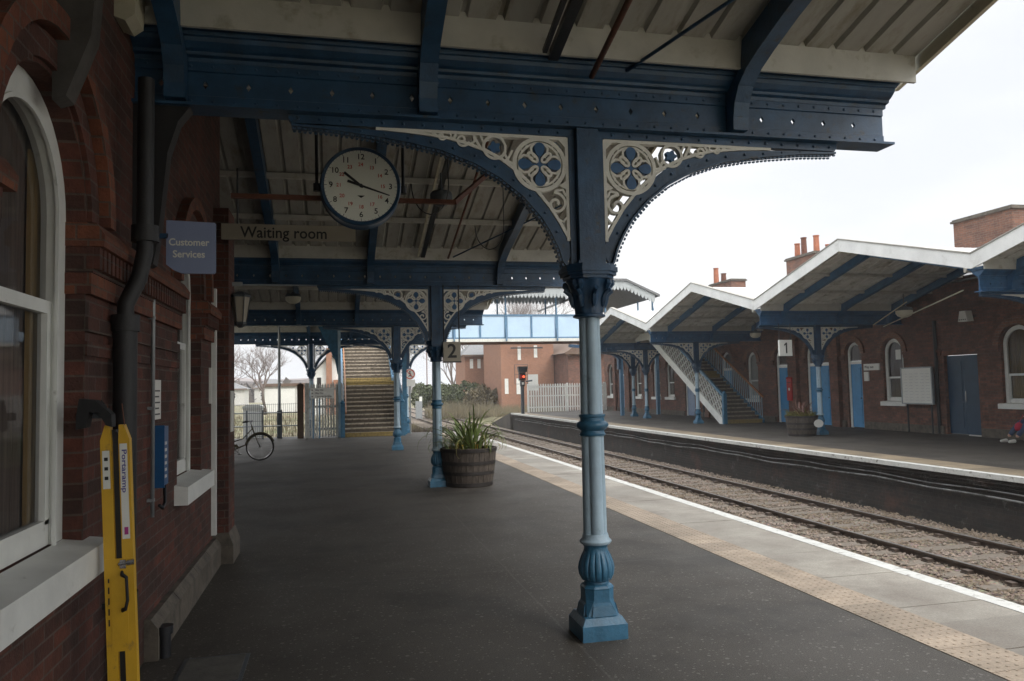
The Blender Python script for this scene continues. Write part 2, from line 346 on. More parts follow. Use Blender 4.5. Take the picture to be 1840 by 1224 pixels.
def skin(name, V, E, Rr, m, parent, sub=2, root=0):
    me = bpy.data.meshes.new(name); me.from_pydata(V, E, []); ob = bpy.data.objects.new(name, me); COL.objects.link(ob)
    sk = ob.modifiers.new('s', 'SKIN'); sk.use_smooth_shade = True
    for i, v in enumerate(me.skin_vertices[0].data):
        r = Rr[i]; v.radius = r if isinstance(r, tuple) else (r, r); v.use_root = (i == root)
    sb = ob.modifiers.new('u', 'SUBSURF'); sb.levels = sub; sb.render_levels = sub
    bpy.context.view_layer.update()
    m2 = bpy.data.meshes.new_from_object(ob.evaluated_get(bpy.context.evaluated_depsgraph_get()))
    bpy.data.objects.remove(ob); m2.materials.clear(); m2.materials.append(m)
    o = bpy.data.objects.new(name, m2); COL.objects.link(o); o.parent = parent; return o

# ================================================================== GROUND, PLATFORMS, TRACK
PX = [(-1000, -.5), (-40, -.35), (-6, -.14), (3.3, -.12), (4.6, -1.12), (11.9, -1.12), (14, -.5), (40, -.4), (1000, -.4)]
mb = MB(); ys = [-60, 0, 30, 60, 120, 400, 1000]; n = len(PX)
for y in ys: mb.add([(x, y, z) for x, z in PX], [])
for j in range(len(ys)-1):
    for i in range(n-1): mb.f.append((j*n+i, j*n+i+1, (j+1)*n+i+1, (j+1)*n+i))
struct(mb.build('ground', m_grass, fix=False))
mb = MB(); xs = [4.95+.12*i for i in range(52)]; yy = [-5+.25*i for i in range(200)]+[45+8*i for i in range(30)]
for y in yy: mb.add([(x, y, -1.065+random.uniform(-.018, .018)+(.03 if 8 < x < 11 else -.01)) for x in xs], [])
for j in range(len(yy)-1):
    for i in range(len(xs)-1): a = j*len(xs)+i; mb.f.append((a, a+1, a+1+len(xs), a+len(xs)))
struct(mb.build('ballast_bed', m_ball, smooth=True, fix=False))
# loose stones (uncountable)
ICO = [(0,0,1),(.9,0,.1),(0,.9,-.1),(-.9,0,.1),(0,-.9,0),(0,0,-.6)]
ICF = [(0,1,2),(0,2,3),(0,3,4),(0,4,1),(5,2,1),(5,3,2),(5,4,3),(5,1,4)]
mb = MB(); rnd = random.random
V_, F_ = [], []
for _ in range(34000):
    y = 3.5+26*(rnd()**1.6); x = 5.0+rnd()*6.0
    if 8.12 < x < 10.62 and abs(((y-2+.36) % .72)-.36) < .14 and rnd() < .8: continue
    s_ = .016+.022*rnd(); a = rnd()*6.28; ca, sa = cos(a)*s_, sin(a)*s_; o = len(V_); st = .7+.6*rnd()
    zz = -1.055+(.03 if 8 < x < 11 else -.01)+rnd()*.012
    for vx, vy, vz in ICO:
        vx *= st*(.8+.4*rnd()); vy *= .8+.4*rnd(); V_.append((x+vx*ca-vy*sa, y+vx*sa+vy*ca, zz+vz*s_*.8))
    F_ += [(p+o, q+o, r+o) for p, q, r in ICF]
mb.v, mb.f = V_, F_
tag(mb.build('ballast_stones', m_stones, fix=False), 'pinkish grey ballast stones strewn between and beside the rails', 'ballast', kind='stuff')

# near platform
mb = MB(); mb.box(-9, 3.648, -6, 30.4, -1.0, 0); struct(mb.build('platform_surface', m_tar))
mb = MB()
for i in range(int(35/.4)):
    y = -5+.4*i; mb.box(3.652, 4.048, y+.003, y+.397, -.3, .004)
for i in range(int(15/.066)):
    for j in range(6):
        x = 3.685+.066*j; y = 2.6+.066*i
        mb.lathe([(.012, .003), (.0112, .006), (.008, .0078)], (x, y, 0), 6)
struct(mb.build('tactile_paving', m_tact))
mb = MB()
y = -5.2
while y < 30: mb.box(4.052, 4.775, y+.005, y+.925, -.3, .002+random.uniform(-.0015, .0015)); y += .93
struct(mb.build('platform_coping', m_cop))
mb = MB(); y = -5.2
while y < 30: mb.box(4.779, 4.93, y+.003, y+.927, -.09, .004+random.uniform(-.001, .001)); y += .93
struct(mb.build('platform_edge_line', m_whited))
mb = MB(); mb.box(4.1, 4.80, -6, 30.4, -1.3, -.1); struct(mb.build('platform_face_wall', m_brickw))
mb = MB(); mb.prism([(30.4, -.005), (34.5, -.7), (34.5, -1.2), (30.4, -1.2)], 'x', 2.9, 4.9); struct(mb.build('platform_end_ramp', m_tar))
# far platform
FE = 11.06
mb = MB(); mb.box(FE+.94, 40, -6, 49, -1.2, 0); struct(mb.build('far_platform_surface', m_tar))
mb = MB(); y = -5.2
while y < 48.6: mb.box(FE+.17, FE+.936, y+.004, y+.926, -.2, .003); y += .93
struct(mb.build('far_platform_coping', slabs('far_coping_flagstone', (.24, .19, .125), .93, (.12, .095, .065))))
mb = MB(); y = -5.2
while y < 48.6: mb.box(FE, FE+.166, y+.002, y+.928, -.085, .005); y += .93
struct(mb.build('far_platform_edge_line', m_whited))
mb = MB(); mb.box(FE+.05, FE+.6, -6, 48.8, -.17, -.088); mb.box(FE+.11, FE+.6, -6, 48.8, -.25, -.172)
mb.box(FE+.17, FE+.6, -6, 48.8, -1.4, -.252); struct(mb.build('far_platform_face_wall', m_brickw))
mb = MB(); mb.prism([(49, -.003), (55, -.9), (55, -1.3), (49, -1.3)], 'x', FE+.02, 16); struct(mb.build('far_platform_end_ramp', m_tar))
# rails
RX = (8.62, 10.12)
prof = [(-.065, -1.06), (.065, -1.06), (.065, -1.045), (.012, -1.03), (.010, -.955), (.034, -.945), (.034, -.92), (-.034, -.92), (-.034, -.945), (-.010, -.955), (-.012, -1.03), (-.065, -1.045)]
def rail(x, y0, y1, label):
    r = thing('running_rail', label, 'rail', (x, y0, -1.06), group='running rails on the track bed')
    m1 = MB(); m1.prism([(a, b+1.06) for a, b in prof], 'y', 0, y1-y0); m1.build('rail_bar', m_rail, r)
    m2 = MB(); m2.box(-.026, .026, 0, y1-y0, .1405, .1435); m2.build('running_surface', m_railt, r)
rail(RX[0], -5, 260, 'rusty running rail nearer the white platform edge line')
rail(RX[1], -5, 260, 'rusty running rail next to the brick wall of the far platform')
rail(5.75, 40, 260, 'left rail of the second track that starts past the footbridge')
rail(7.2, 40, 260, 'right rail of the second track that starts past the footbridge')
def sleeper():
    s_ = thing('sleeper', 'weathered sleeper half buried in ballast under the rails', 'sleeper', group='sleepers under the rails')
    m1 = MB(); m1.box(-1.28, 1.28, -.125, .125, -.12, 0); m1.build('sleeper_beam', m_sleep, s_)
    for x in (-.75, .75):
        c = MB(); c.box(x-.13, x-.03, -.06, .06, 0, .05); c.box(x+.03, x+.13, -.06, .06, 0, .05); c.box(x-.14, x+.14, -.07, .07, 0, .018)
        c.build('rail_chair', m_rail, s_)
    return s_
s0 = sleeper(); s0.location = (9.37, 2, -1.018)
for i in range(1, 90): dup(s0, (9.37+random.uniform(-.03, .03), 2+.72*i, -1.018+random.uniform(-.012, .004)))
for i in range(30): dup(s0, (6.47, 40.5+.72*i, -1.045), 'weathered sleeper under the second track past the footbridge', group='sleepers under the second track')
# cables along the far platform wall
for k, (z, r_, lab) in enumerate(((-.30, .022, 'pale upper cable pipe fixed along the brick face of the far platform'), (-.40, .03, 'fat lower cable pipe sagging along the brick face of the far platform'))):
    pts = [(FE+.11-.02*k, y, z+.02*sin(y*.9+k)+.015*sin(y*2.3)) for y in [4+.8*i for i in range(56)]]
    tag(MB().tube(pts, r_*.62, 6).build('cable_pipe', m_cab, smooth=True), lab, 'cable pipe', 'cable pipes on the platform face')

# ================================================================== COLUMNS
def spiral(cx, cz, r0, turns, a0, n=26, r1=.2):
    return [(cx+(r0*(1-(1-r1)*i/n))*cos(a0+turns*2*pi*i/n), cz+(r0*(1-(1-r1)*i/n))*sin(a0+turns*2*pi*i/n)) for i in range(n+1)]
LOW = [(.185, 2.56), (.21, 2.65), (.27, 2.77), (.33, 2.865), (.46, 3.01), (.62, 3.135), (.8, 3.23), (1.03, 3.31), (1.25, 3.352), (1.45, 3.38), (1.73, 3.41), (1.93, 3.42)]
CRE = [(.14, 2.70), (.2, 2.81), (.28, 2.935), (.38, 3.055), (.495, 3.162), (.61, 3.25), (.73, 3.31), (.86, 3.352), (1.0, 3.385), (1.2, 3.407), (1.44, 3.422)]
def sxy(m, k): m.v = [(a*k, b*k, z) for a, b, z in m.v]
def make_column(label):
    c = thing('platform_column', label, 'column', group='cast iron canopy columns')
    b = MB(); b.box(-.215, .215, -.215, .215, 0, .10)
    def sq(h, z, k):      # octagon-ish ring
        p = []
        for sx, sy in ((1, -1), (1, 1), (-1, 1), (-1, -1)):
            a = [(sx*h, sy*h*k), (sx*h*k, sy*h)]
            p += a if sx*sy < 0 else a[::-1]
        # order around
        return sorted([(x, y, z) for x, y in p], key=lambda q: atan2(q[1], q[0]))
    rings = [sq(.213, .10, .985), sq(.178, .145, .97), sq(.152, .15, .92), sq(.145, .18, .85), sq(.134, .235, .62), sq(.134, .25, .55), sq(.137, .315, .52), sq(.142, .325, .5), sq(.128, .34, .48), sq(.104, .352, .43)]
    vs = [p for r_ in rings for p in r_]; fs = []
    for i in range(len(rings)-1):
        for k in range(8): fs.append((i*8+k, i*8+(k+1) % 8, i*8+8+(k+1) % 8, i*8+8+k))
    fs.append(tuple(range((len(rings)-1)*8, len(rings)*8))); b.add(vs, fs)
    for a in range(4):      # raised panel on each face
        mt = Matrix.Rotation(a*pi/2, 4, 'Z')
        q = [(-.105, -.170, .15), (.105, -.170, .15), (.088, -.152, .215), (-.088, -.152, .215), (-.105, -.13, .15), (.105, -.13, .15), (.07, -.125, .235), (-.07, -.125, .235)]
        b.add([mt @ Vector(v) for v in q], [(0, 1, 2, 3), (3, 2, 6, 7), (0, 3, 7, 4), (1, 5, 6, 2)])
    sxy(b, .735); b.build('base', m_base, c)
    b = MB(); b.lathe([(.10, .352), (.098, .365), (.12, .375), (.14, .41), (.146, .45), (.138, .49), (.118, .535), (.098, .565), (.093, .59), (.1, .605), (.115, .615)], n=128,
                      mod=lambda t, z: 1-(.10*(1-abs(sin(8*t)))**2.5 if .38 < z < .55 else 0)); sxy(b, .86); b.build('fluted_bulb', m_base, c, smooth=R(40))
    b = MB(); b.lathe([(.115, .612), (.126, .622), (.128, .632), (.118, .642), (.108, .65), (.104, .668), (.1, .68)], n=40); sxy(b, .86); b.build('lower_lip', m_pale, c, smooth=R(40))
    def quat(t, z):
        best = 0
        for k in range(4):
            a = t-k*pi/2; d = .047; r_ = .058; cc = cos(a)
            q = r_*r_-d*d*(1-cc*cc)
            if q > 0: best = max(best, d*cc+math.sqrt(q))
        return best/.1*1.0
    b = MB(); b.lathe([(.1, .67), (.094, 1.37)], n=72, mod=quat, cap=False); b.lathe([(.094, 1.47), (.088, 2.2)], n=72, mod=quat, cap=False)
    sxy(b, .80); b.build('shaft', m_pale, c, smooth=R(40))
    b = MB(); b.lathe([(.09, 1.345), (.112, 1.35), (.115, 1.362), (.105, 1.372), (.104, 1.385), (.12, 1.395), (.14, 1.412), (.143, 1.425), (.133, 1.44), (.108, 1.452), (.106, 1.475), (.116, 1.482), (.116, 1.494), (.09, 1.5)], n=32)
    sxy(b, .79); b.build('shaft_ring', m_base, c, smooth=R(40))
    b = MB(); b.lathe([(.1, 2.165), (.125, 2.172), (.125, 2.185), (.108, 2.192), (.104, 2.22), (.112, 2.3), (.14, 2.38), (.165, 2.425), (.165, 2.44)], n=48,
                      mod=lambda t, z: 1+(.09*abs(cos(4*t)) if 2.2 < z < 2.43 else 0))
    for k in range(8):
        a = k*pi/4; R0 = .125 if k % 2 else .13
        pts = []
        for i in range(12):
            t = i/11; rr = R0+.05*t**2; z = 2.24+.14*t
            if i > 7: aa = (i-7)/4*pi*1.2; rr = R0+.045+.022*sin(aa); z = 2.36+.022*(1-cos(aa))*-.6+.01
            pts.append((rr*cos(a), rr*sin(a), z))
        b.tube(pts, [.012+.012*sin(pi*min(1, i/9)) for i in range(12)], 6)
    for a in range(4):
        for sx in (-1, 1):
            t = a*pi/2+pi/4+sx*.13; b.tube([(.17*cos(t), .17*sin(t), 2.36), (.185*cos(t), .185*sin(t), 2.40), (.19*cos(t), .19*sin(t), 2.425)], [.012, .03, .02], 6)
    for h, z0, z1 in ((.175, 2.432, 2.455), (.195, 2.455, 2.478), (.205, 2.478, 2.512), (.19, 2.512, 2.53)):
        p = [(h, -h*.55), (h, h*.55), (h*.55, h), (-h*.55, h), (-h, h*.55), (-h, -h*.55), (-h*.55, -h), (h*.55, -h)]; b.prism(p, 'z', z0, z1)
    sxy(b, .90); b.build('capital', m_iron, c, smooth=R(35))
    b = MB(); b.box(-.078, .078, -.078, .078, 2.53, 3.495); b.box(-.092, .092, -.092, .092, 2.53, 2.56)
    b.build('post', m_iron, c)
    for s_ in (-1, 1):
        br = MB(); S = lambda p: [(s_*x, z) for x, z in p]
        # blue web between the cream edge and the lower curve
        up_ = CRE+[(1.7, 3.435), (1.93, 3.436)]; 
        dn = LOW
        poly = S([(.125, 2.54)]+[(.128, 2.7)]+up_[1:]+[(2.0, 3.44)]+[(2.0, 3.425)]+dn[::-1]+[(.165, 2.532), (.125, 2.532)])
        # strip as quads
        m_ = 40
        def samp(P, t):
            tot = [0]
            for i in range(1, len(P)): tot.append(tot[-1]+hypot(P[i][0]-P[i-1][0], P[i][1]-P[i-1][1]))
            d = t*tot[-1]
            for i in range(1, len(P)):
                if d <= tot[i]+1e-9: k = (d-tot[i-1])/(tot[i]-tot[i-1]); return (P[i-1][0]+k*(P[i][0]-P[i-1][0]), P[i-1][1]+k*(P[i][1]-P[i-1][1]))
            return P[-1]
        UP = [(.128, 2.60)]+[(.13, 2.70)]+up_[1:]+[(2.0, 3.438)]; DN = [(.165, 2.532)]+dn+[(2.0, 3.425)]
        vs = []; fs = []
        for i in range(m_+1):
            a = samp(UP, i/m_); d = samp(DN, i/m_)
            vs += [(s_*a[0], -.018, a[1]), (s_*d[0], -.018, d[1]), (s_*d[0], .018, d[1]), (s_*a[0], .018, a[1])]
        for i in range(m_):
            for k in range(4): fs.append((i*4+k, i*4+4+k, i*4+4+(k+1) % 4, i*4+(k+1) % 4))
        fs += [(0, 1, 2, 3), (m_*4+3, m_*4+2, m_*4+1, m_*4)]
        br.add(vs, fs)
        lows = [samp(DN, i/60) for i in range(61)]
        br.ribbon(S(lows), .014, -.046, .046)
        ln = int(2.35/.036)
        for i in range(ln):
            p = samp(DN, (i+.5)/ln); q = samp(DN, min(1, (i+.9)/ln)); dx, dz = q[0]-p[0], q[1]-p[1]; l = hypot(dx, dz) or 1
            dx /= l; dz /= l; cx, cz = p[0]+dz*.014, p[1]-dx*.014
            for yy in (-.042, .03):
                br.add([(s_*(cx-dx*.012), yy, cz-dz*.012), (s_*(cx+dx*.012), yy, cz+dz*.012), (s_*(cx+dx*.007+dz*.012), yy, cz+dz*.007-dx*.012), (s_*(cx-dx*.007+dz*.012), yy, cz-dz*.007-dx*.012),
                        (s_*(cx-dx*.012), yy+.012, cz-dz*.012), (s_*(cx+dx*.012), yy+.012, cz+dz*.012), (s_*(cx+dx*.007+dz*.012), yy+.012, cz+dz*.007-dx*.012), (s_*(cx-dx*.007+dz*.012), yy+.012, cz-dz*.007-dx*.012)],
                       [(0, 1, 2, 3), (7, 6, 5, 4), (0, 3, 7, 4), (1, 5, 6, 2), (2, 6, 7, 3), (0, 4, 5, 1)])
        # top bar, side bar, end block
        br.prism(S([(.086, 3.445), (2.0, 3.44), (2.02, 3.47), (2.02, 3.496), (.086, 3.496)]), 'y', -.03, .03)
        br.prism(S([(.086, 2.54), (.127, 2.54), (.127, 3.444), (.086, 3.444)]), 'y', -.03, .03)
        for i in range(14):
            x = .2+i*.135
            br.lathe([(.011, 0), (.011, .008), (.006, .012)], (0, 0, 0), 6)
            k = len(br.v)-18
            for j in range(k, len(br.v)): v = br.v[j]; br.v[j] = (s_*x+v[0], -.03-v[2], 3.47+v[1])
        for i in range(13):
            p = samp(UP, .1+i*.07); q = samp(DN, .1+i*.07); x, z = (p[0]+q[0])/2, (p[1]+q[1])/2
            br.lathe([(.010, 0), (.010, .008), (.006, .012)], (0, 0, 0), 6); k = len(br.v)-18
            for j in range(k, len(br.v)): v = br.v[j]; br.v[j] = (s_*x+v[0], -.018-v[2], z+v[1])
        B = br.build('bracket', m_iron, c)
        la = MB(); Y0, Y1 = -.026, .026
        la.ribbon(S([(.14, 3.43), (1.46, 3.434)]), .022, Y0, Y1)
        la.ribbon(S([(.141, 3.438), (.141, 2.705)]), .022, Y0, Y1)
        la.ribbon(S([(x-.008, z+.012) for x, z in CRE]), [.022]*8+[.018]*3, Y0, Y1)
        cx, cz = .338, 3.238; ring = lambda r_, w_, x=None, z=None: la.ribbon(S(arc(x or cx, z or cz, r_, 0, 2*pi, 40)[:-1]), w_, Y0, Y1, True)
        ring(.180, .028); ring(.150, .015)
        for k in range(4):
            a = k*pi/2+pi/4
            la.ribbon(S([(cx+.068*cos(a)+.042*cos(t)*cos(a)-.02*sin(t)*sin(a), cz+.068*sin(a)+.042*cos(t)*sin(a)+.02*sin(t)*cos(a)) for t in [2*pi*i/14 for i in range(14)]]), .018, Y0-.003, Y1+.003, True)
            a = k*pi/2
            for sg in (-1, 1):
                la.ribbon(S([(cx+r_*cos(a+sg*t), cz+r_*sin(a+sg*t)) for r_, t in ((.06, .62), (.1, .6), (.13, .48), (.155, .22))]), .017, Y0-.002, Y1+.002)
            # small ties from ring to ring
            for sg in (.5, -.5): la.ribbon(S([(cx+.145*cos(a+pi/4+sg*.3), cz+.145*sin(a+pi/4+sg*.3)), (cx+.18*cos(a+pi/4+sg*.3), cz+.18*sin(a+pi/4+sg*.3))]), .012, Y0, Y1)
        # corner fill spandrels
        la.prism(S([(.145, 3.42), (.145, 3.36), (.2, 3.42)]), 'y', Y0, Y1); la.prism(S([(.15, 3.07), (.15, 3.13), (.2, 3.09)]), 'y', Y0, Y1)
        # second ring with rosette, as an open scroll
        la.ribbon(S(arc(.655, 3.345, .078, -pi*.9, pi*.75, 30)), .02, Y0, Y1)
        la.ribbon(S([(.52, 3.23), (.56, 3.25), (.585, 3.3), (.58, 3.36), (.6, 3.4), (.63, 3.42)]), .018, Y0, Y1)
        la.ribbon(S([(.53, 3.33), (.56, 3.27), (.6, 3.245)]), .014, Y0, Y1)
        la.ribbon(S([(.75, 3.33), (.775, 3.37), (.8, 3.42)]), .018, Y0, Y1); la.ribbon(S([(.735, 3.38), (.755, 3.425)]), .014, Y0, Y1)
        # scrolls
        la.ribbon(S([(.8, 3.425), (.795, 3.38), (.82, 3.36)]+spiral(.88, 3.385, .047, 1.15, pi*1.1)), .016, Y0, Y1)
        la.ribbon(S([(.96, 3.425), (.955, 3.405), (.97, 3.392)]+spiral(1.02, 3.405, .03, 1.0, pi*1.1)), .012, Y0, Y1)
        la.ribbon(S([(.92, 3.42), (.945, 3.39)]), .02, Y0, Y1); la.ribbon(S([(1.06, 3.425), (1.09, 3.405)]), .022, Y0, Y1)
        la.ribbon(S([(.152, 3.02), (.175, 3.065), (.23, 3.055)]+spiral(.225, 2.965, .078, 1.35, pi*.45, 30, .15)), .018, Y0, Y1)
        la.ribbon(S([(.15, 2.87), (.175, 2.84), (.2, 2.85)]), .014, Y0, Y1)
        la.build('lattice_panel', m_cream, B)
        ro = MB()
        for k in range(4):
            a = k*pi/2; p = []
            for i in range(16):
                t = 2*pi*i/16; lx = .105+.05*cos(t); ly = .036*sin(t)*(1+.25*cos(t)); p.append((cx+lx*cos(a)-ly*sin(a), cz+lx*sin(a)+ly*cos(a)))
            ro.prism(S(p), 'y', -.03, .03)
            ro.ribbon(S([(cx, cz), (cx+.06*cos(a), cz+.06*sin(a))]), .012, -.019, .019)
        ro.prism(S([(cx+.026*cos(t), cz+.026*sin(t)) for t in [k*pi/2 for k in range(4)]]), 'y', -.024, .024)
        ro.prism(S([(.655+(.038+.008*cos(5*t))*cos(t), 3.345+(.038+.008*cos(5*t))*sin(t)) for t in [2*pi*i/30 for i in range(30)]]), 'y', -.02, .02)
        ro.build('rosettes', mat('rosette_blue', (.03, .10, .22), .45, .2, 20, 0) if s_ == -1 else bpy.data.materials['rosette_blue'], B)
    return c
CX = 1.74
col1 = make_column('nearest blue column, its full height clear in front of the tactile paving'); col1.location = (CX, 5.12, 0)
dup(col1, (CX, 13.5, 0), 'blue column standing right beside the near barrel planter')
dup(col1, (CX-.04, 21.95, 0), 'third blue column, in front of the wooden staircase')
dup(col1, (-.87, 30.3, 0), 'blue column behind the pale picket gate and the direction sign')
dup(col1, (2.72, 30.3, 0), 'blue column at the right foot of the near staircase')
for (x, y, lab) in ((14.7, 12.95, 'far platform column at the right edge of the view'), (14.7, 21.3, 'far platform column beside the second barrel planter'), (14.7, 29.6, 'far platform column in front of the white lattice stair side'),
                    (14.95, 35.6, 'far platform column left of the white lattice stair'), (15.25, 38.0, 'leftmost far platform column, under the footbridge')):
    c_ = dup(col1, (x, y, 0), lab, group='cast iron columns of the far canopy'); c_.scale = (1, 1, .972)

# ================================================================== CANOPIES
SL = .263
def girder_mesh(x0, x1, rivets=True):
    g = MB(); st = .262; n = int((x1-x0)/st)
    z0, z1 = 3.515, 3.80; yw = .011; hz = 3.66
    xs0 = x1-.13-n*st
    g.box(x0, max(x0+.01, xs0), -yw, yw, z0, z1)
    for i in range(n):
        a = xs0+i*st; b = a+st; c = (a+b)/2; hw, hh = .017, .027
        for y in (-yw, yw):
            vs = [(a, y, z0), (b, y, z0), (b, y, z1), (a, y, z1), (c, y, hz-hh), (c+hw, y, hz), (c, y, hz+hh), (c-hw, y, hz)]
            g.add(vs, [(0, 1, 5, 4), (1, 2, 6, 5), (2, 3, 7, 6), (3, 0, 4, 7)])
        D = [(c, hz-hh), (c+hw, hz), (c, hz+hh), (c-hw, hz)]
        for k in range(4): p, q = D[k], D[(k+1) % 4]; g.add([(p[0], -yw, p[1]), (q[0], -yw, q[1]), (q[0], yw, q[1]), (p[0], yw, p[1])], [(0, 1, 2, 3)])
    g.box(xs0+n*st, x1, -yw, yw, z0, z1)
    g.box(x0, x1+.03, -.10, .10, 3.498, 3.515)
    for s_ in (-1, 1):
        y = lambda v: s_*v
        g.prism([(y(.011), 3.515), (y(.022), 3.515), (y(.022), 3.585), (y(.011), 3.59)], 'x', x0, x1-.002)
        g.prism([(y(.011), 3.74), (y(.024), 3.745), (y(.024), 3.80), (y(.011), 3.80)], 'x', x0, x1-.002)
        # moulded gutter side
        g.prism([(y(.0), 3.80), (y(.03), 3.80), (y(.035), 3.825), (y(.07), 3.832), (y(.075), 3.85), (y(.1), 3.862), (y(.135), 3.89), (y(.145), 3.915), (y(.165), 3.918), (y(.17), 3.94), (y(.0), 3.94)], 'x', x0, x1+.02)
        g.prism([(y(.0), 3.94), (y(.14), 3.94), (y(.235), 3.985), (y(.235), 4.0), (y(0), 4.0)], 'x', x0, x1+.05)
    if rivets:
        m = int((x1-x0)/.131)
        for i in range(m):
            x = x0+.06+i*.131
            for z in (3.55, 3.775):
                for s_ in (-1, 1):
                    k = len(g.v); g.lathe([(.011, 0), (.010, .006), (.005, .009)], n=6)
                    for j in range(k, len(g.v)): v = g.v[j]; g.v[j] = (x+v[0], s_*(.023+v[2]), z+v[1])
    return g
def sheet(x0, x1, d0, d1, sgn, yv, th=.006):      # trapezoidal sheet rising away from the valley
    s = MB(); per = .25; prof = []; x = x1
    n = int((x1-x0)/per)
    for i in range(n+1):
        a = x1-i*per
        prof += [(a, 0), (a-.19, 0), (a-.205, .035), (a-.235, .035)]
    prof = [p for p in prof if p[0] > x0]
    zs = lambda d: 4.06+SL*d
    vs = []; m = len(prof)
    for off in (0, th):
        for d in (d0, d1):
            for (x, h) in prof: vs.append((x, yv+sgn*d, zs(d)+h+off))
    fs = []
    for o in (0, 2*m):
        for i in range(m-1): fs.append((o+i, o+i+1, o+m+i+1, o+m+i))
    s.add(vs, fs); return s
def rafter(x, wd, half):
    s = MB(); zs = lambda d: 4.06+SL*d-.015
    lo = [(.03, 3.53), (.13, 3.53), (.135, 3.62), (.16, 3.72), (.22, 3.82), (.33, 3.9), (.5, 3.965), (.8, 4.06)]
    lo += [(d, zs(d)-.20) for d in (1.1, 2, 3, half-.02)]
    hi = [(d, zs(d)) for d in (half-.02, 2, 1, .29)]+[(.26, 3.95), (.1, 3.85), (.03, 3.83)]
    return s.prism(lo+hi, 'x', x-wd/2, x+wd/2)
def flip(m, yv, sgn):
    m.v = [(a, yv+sgn*b, c) for a, b, c in m.v]; return m
def canopy(name, label, valleys, x0s, x1, rafters, matsheet, matbarge, zoff, tray=False, side=1):
    c = thing(name, label, 'canopy', ((x0s[0]+x1)/2, valleys[1], 0)); c.location.z = zoff
    def bld(m, nm, mt, **k):
        m.v = [(a, b, z+zoff) for a, b, z in m.v]
        if side < 0: m.v = [(-a, b, z) for a, b, z in m.v]
        return m.build(nm, mt, c, world=True, **k)
    if side < 0: c.location.x = -c.location.x
    nb = len(valleys)-1
    for i, yv in enumerate(valleys):
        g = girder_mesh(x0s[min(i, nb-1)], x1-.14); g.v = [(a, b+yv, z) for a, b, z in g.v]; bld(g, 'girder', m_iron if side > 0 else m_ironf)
    for i in range(nb):
        y0, y1 = valleys[i], valleys[i+1]; half = (y1-y0)/2; x0 = x0s[i]; zr = 4.06+SL*half
        for yv, sg in ((y0, 1), (y1, -1)):
            bld(sheet(x0, x1-.02, .22, half, sg, yv), 'roof_sheet', matsheet, fix=False)
            tp = sheet(x0, x1-.02, .235, half, sg, yv, .004); tp.v = [(a_, b_, c_+.03) for a_, b_, c_ in tp.v]; bld(tp, 'roof_covering', m_cover, fix=False)
            b = MB(); b.box(x0, x1-.03, .236, .262, 3.925, 4.172); bld(flip(b, yv, sg), 'eaves_board', m_board)
            for d in (1.35, 2.55):
                b = MB(); z = 4.06+SL*d
                b.box(x0, x1-.03, d-.035, d+.035, z-.085, z-.012); bld(flip(b, yv, sg), 'purlin', m_board)
            for xr in rafters:
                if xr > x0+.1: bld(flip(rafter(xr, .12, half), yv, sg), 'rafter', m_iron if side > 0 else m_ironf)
        b = MB(); b.box(x0, x1, y0+half-.06, y0+half+.06, zr-.13, zr-.02); bld(b, 'ridge_board', m_creamd)
        b = MB(); b.prism([(y0+half-.16, zr), (y0+half, zr+.055), (y0+half+.16, zr), (y0+half+.16, zr+.01), (y0+half, zr+.067), (y0+half-.16, zr+.01)], 'x', x0, x1+.02); bld(b, 'ridge_cap', m_white)
        for yv, sg in ((y0, 1), (y1, -1)):
            b = MB(); q = lambda d, h: (yv+sg*d, 3.965+SL*d+h)
            b.prism([q(0.0015, 0), q(half, 0), q(half, .30), q(0.0015, .30)], 'x', x1, x1+.035); bld(b, 'bargeboard', matbarge)
            b = MB(); b.prism([q(0.0015, .302), q(half, .302), q(half, .33), q(0.0015, .33)], 'x', x1-.12, x1+.05); bld(b, 'verge_capping', m_conc)
    return c
NV = [-3.25, 5.12, 13.5, 21.93, 30.3]
can = canopy('platform_canopy', 'ridge and furrow canopy over the near platform on dark blue girders', NV, [-1.19, -4.6, -4.6, -4.6], 4.33, (-.95, .62, 2.9), m_sheet, m_creamd, 0)  # near bargeboards get the dull cream: backlit shade put into their colour
FV = [4.6, 12.95, 21.2, 29.6, 37.85]
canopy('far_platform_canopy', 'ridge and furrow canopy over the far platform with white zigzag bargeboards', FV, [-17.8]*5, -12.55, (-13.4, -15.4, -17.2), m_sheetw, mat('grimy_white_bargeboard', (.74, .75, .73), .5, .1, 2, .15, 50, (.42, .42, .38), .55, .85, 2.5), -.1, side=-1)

# ================================================================== BUILDINGS
def swap(m): m.v = [(b, a, c) for a, b, c in m.v]; return m      # XZ-plane shapes to the YZ plane
def wall_x(x, xr, y0, y1, z0, z1, ops, top=None):
    m = MB(); cur = y0; ztop = z1
    def quad(a, b, c, d): m.add([(x, a, c), (x, b, c), (x, b, d), (x, a, d)], [(0, 1, 2, 3)])
    def rev(P):
        for i in range(len(P)-1):
            p, q = P[i], P[i+1]; m.add([(x, p[0], p[1]), (x, q[0], q[1]), (xr, q[0], q[1]), (xr, p[0], p[1])], [(0, 1, 2, 3)])
    for (yc, hw, zb, zs, arch) in sorted(ops):
        a, b = yc-hw, yc+hw
        if a > cur: quad(cur, a, z0, ztop)
        if zb > z0: quad(a, b, z0, zb)
        if arch:
            P = [(yc-hw*cos(t), zs+hw*sin(t)) for t in [pi*i/16 for i in range(17)]]
        else: P = [(a, zs), (b, zs)]
        for i in range(len(P)-1):
            p, q = P[i], P[i+1]; m.add([(x, p[0], p[1]), (x, q[0], q[1]), (x, q[0], ztop), (x, p[0], ztop)], [(0, 1, 2, 3)])
        rev([(a, zb)]+P+[(b, zb)]+[(a, zb)]); cur = b
    quad(cur, y1, z0, ztop); return m
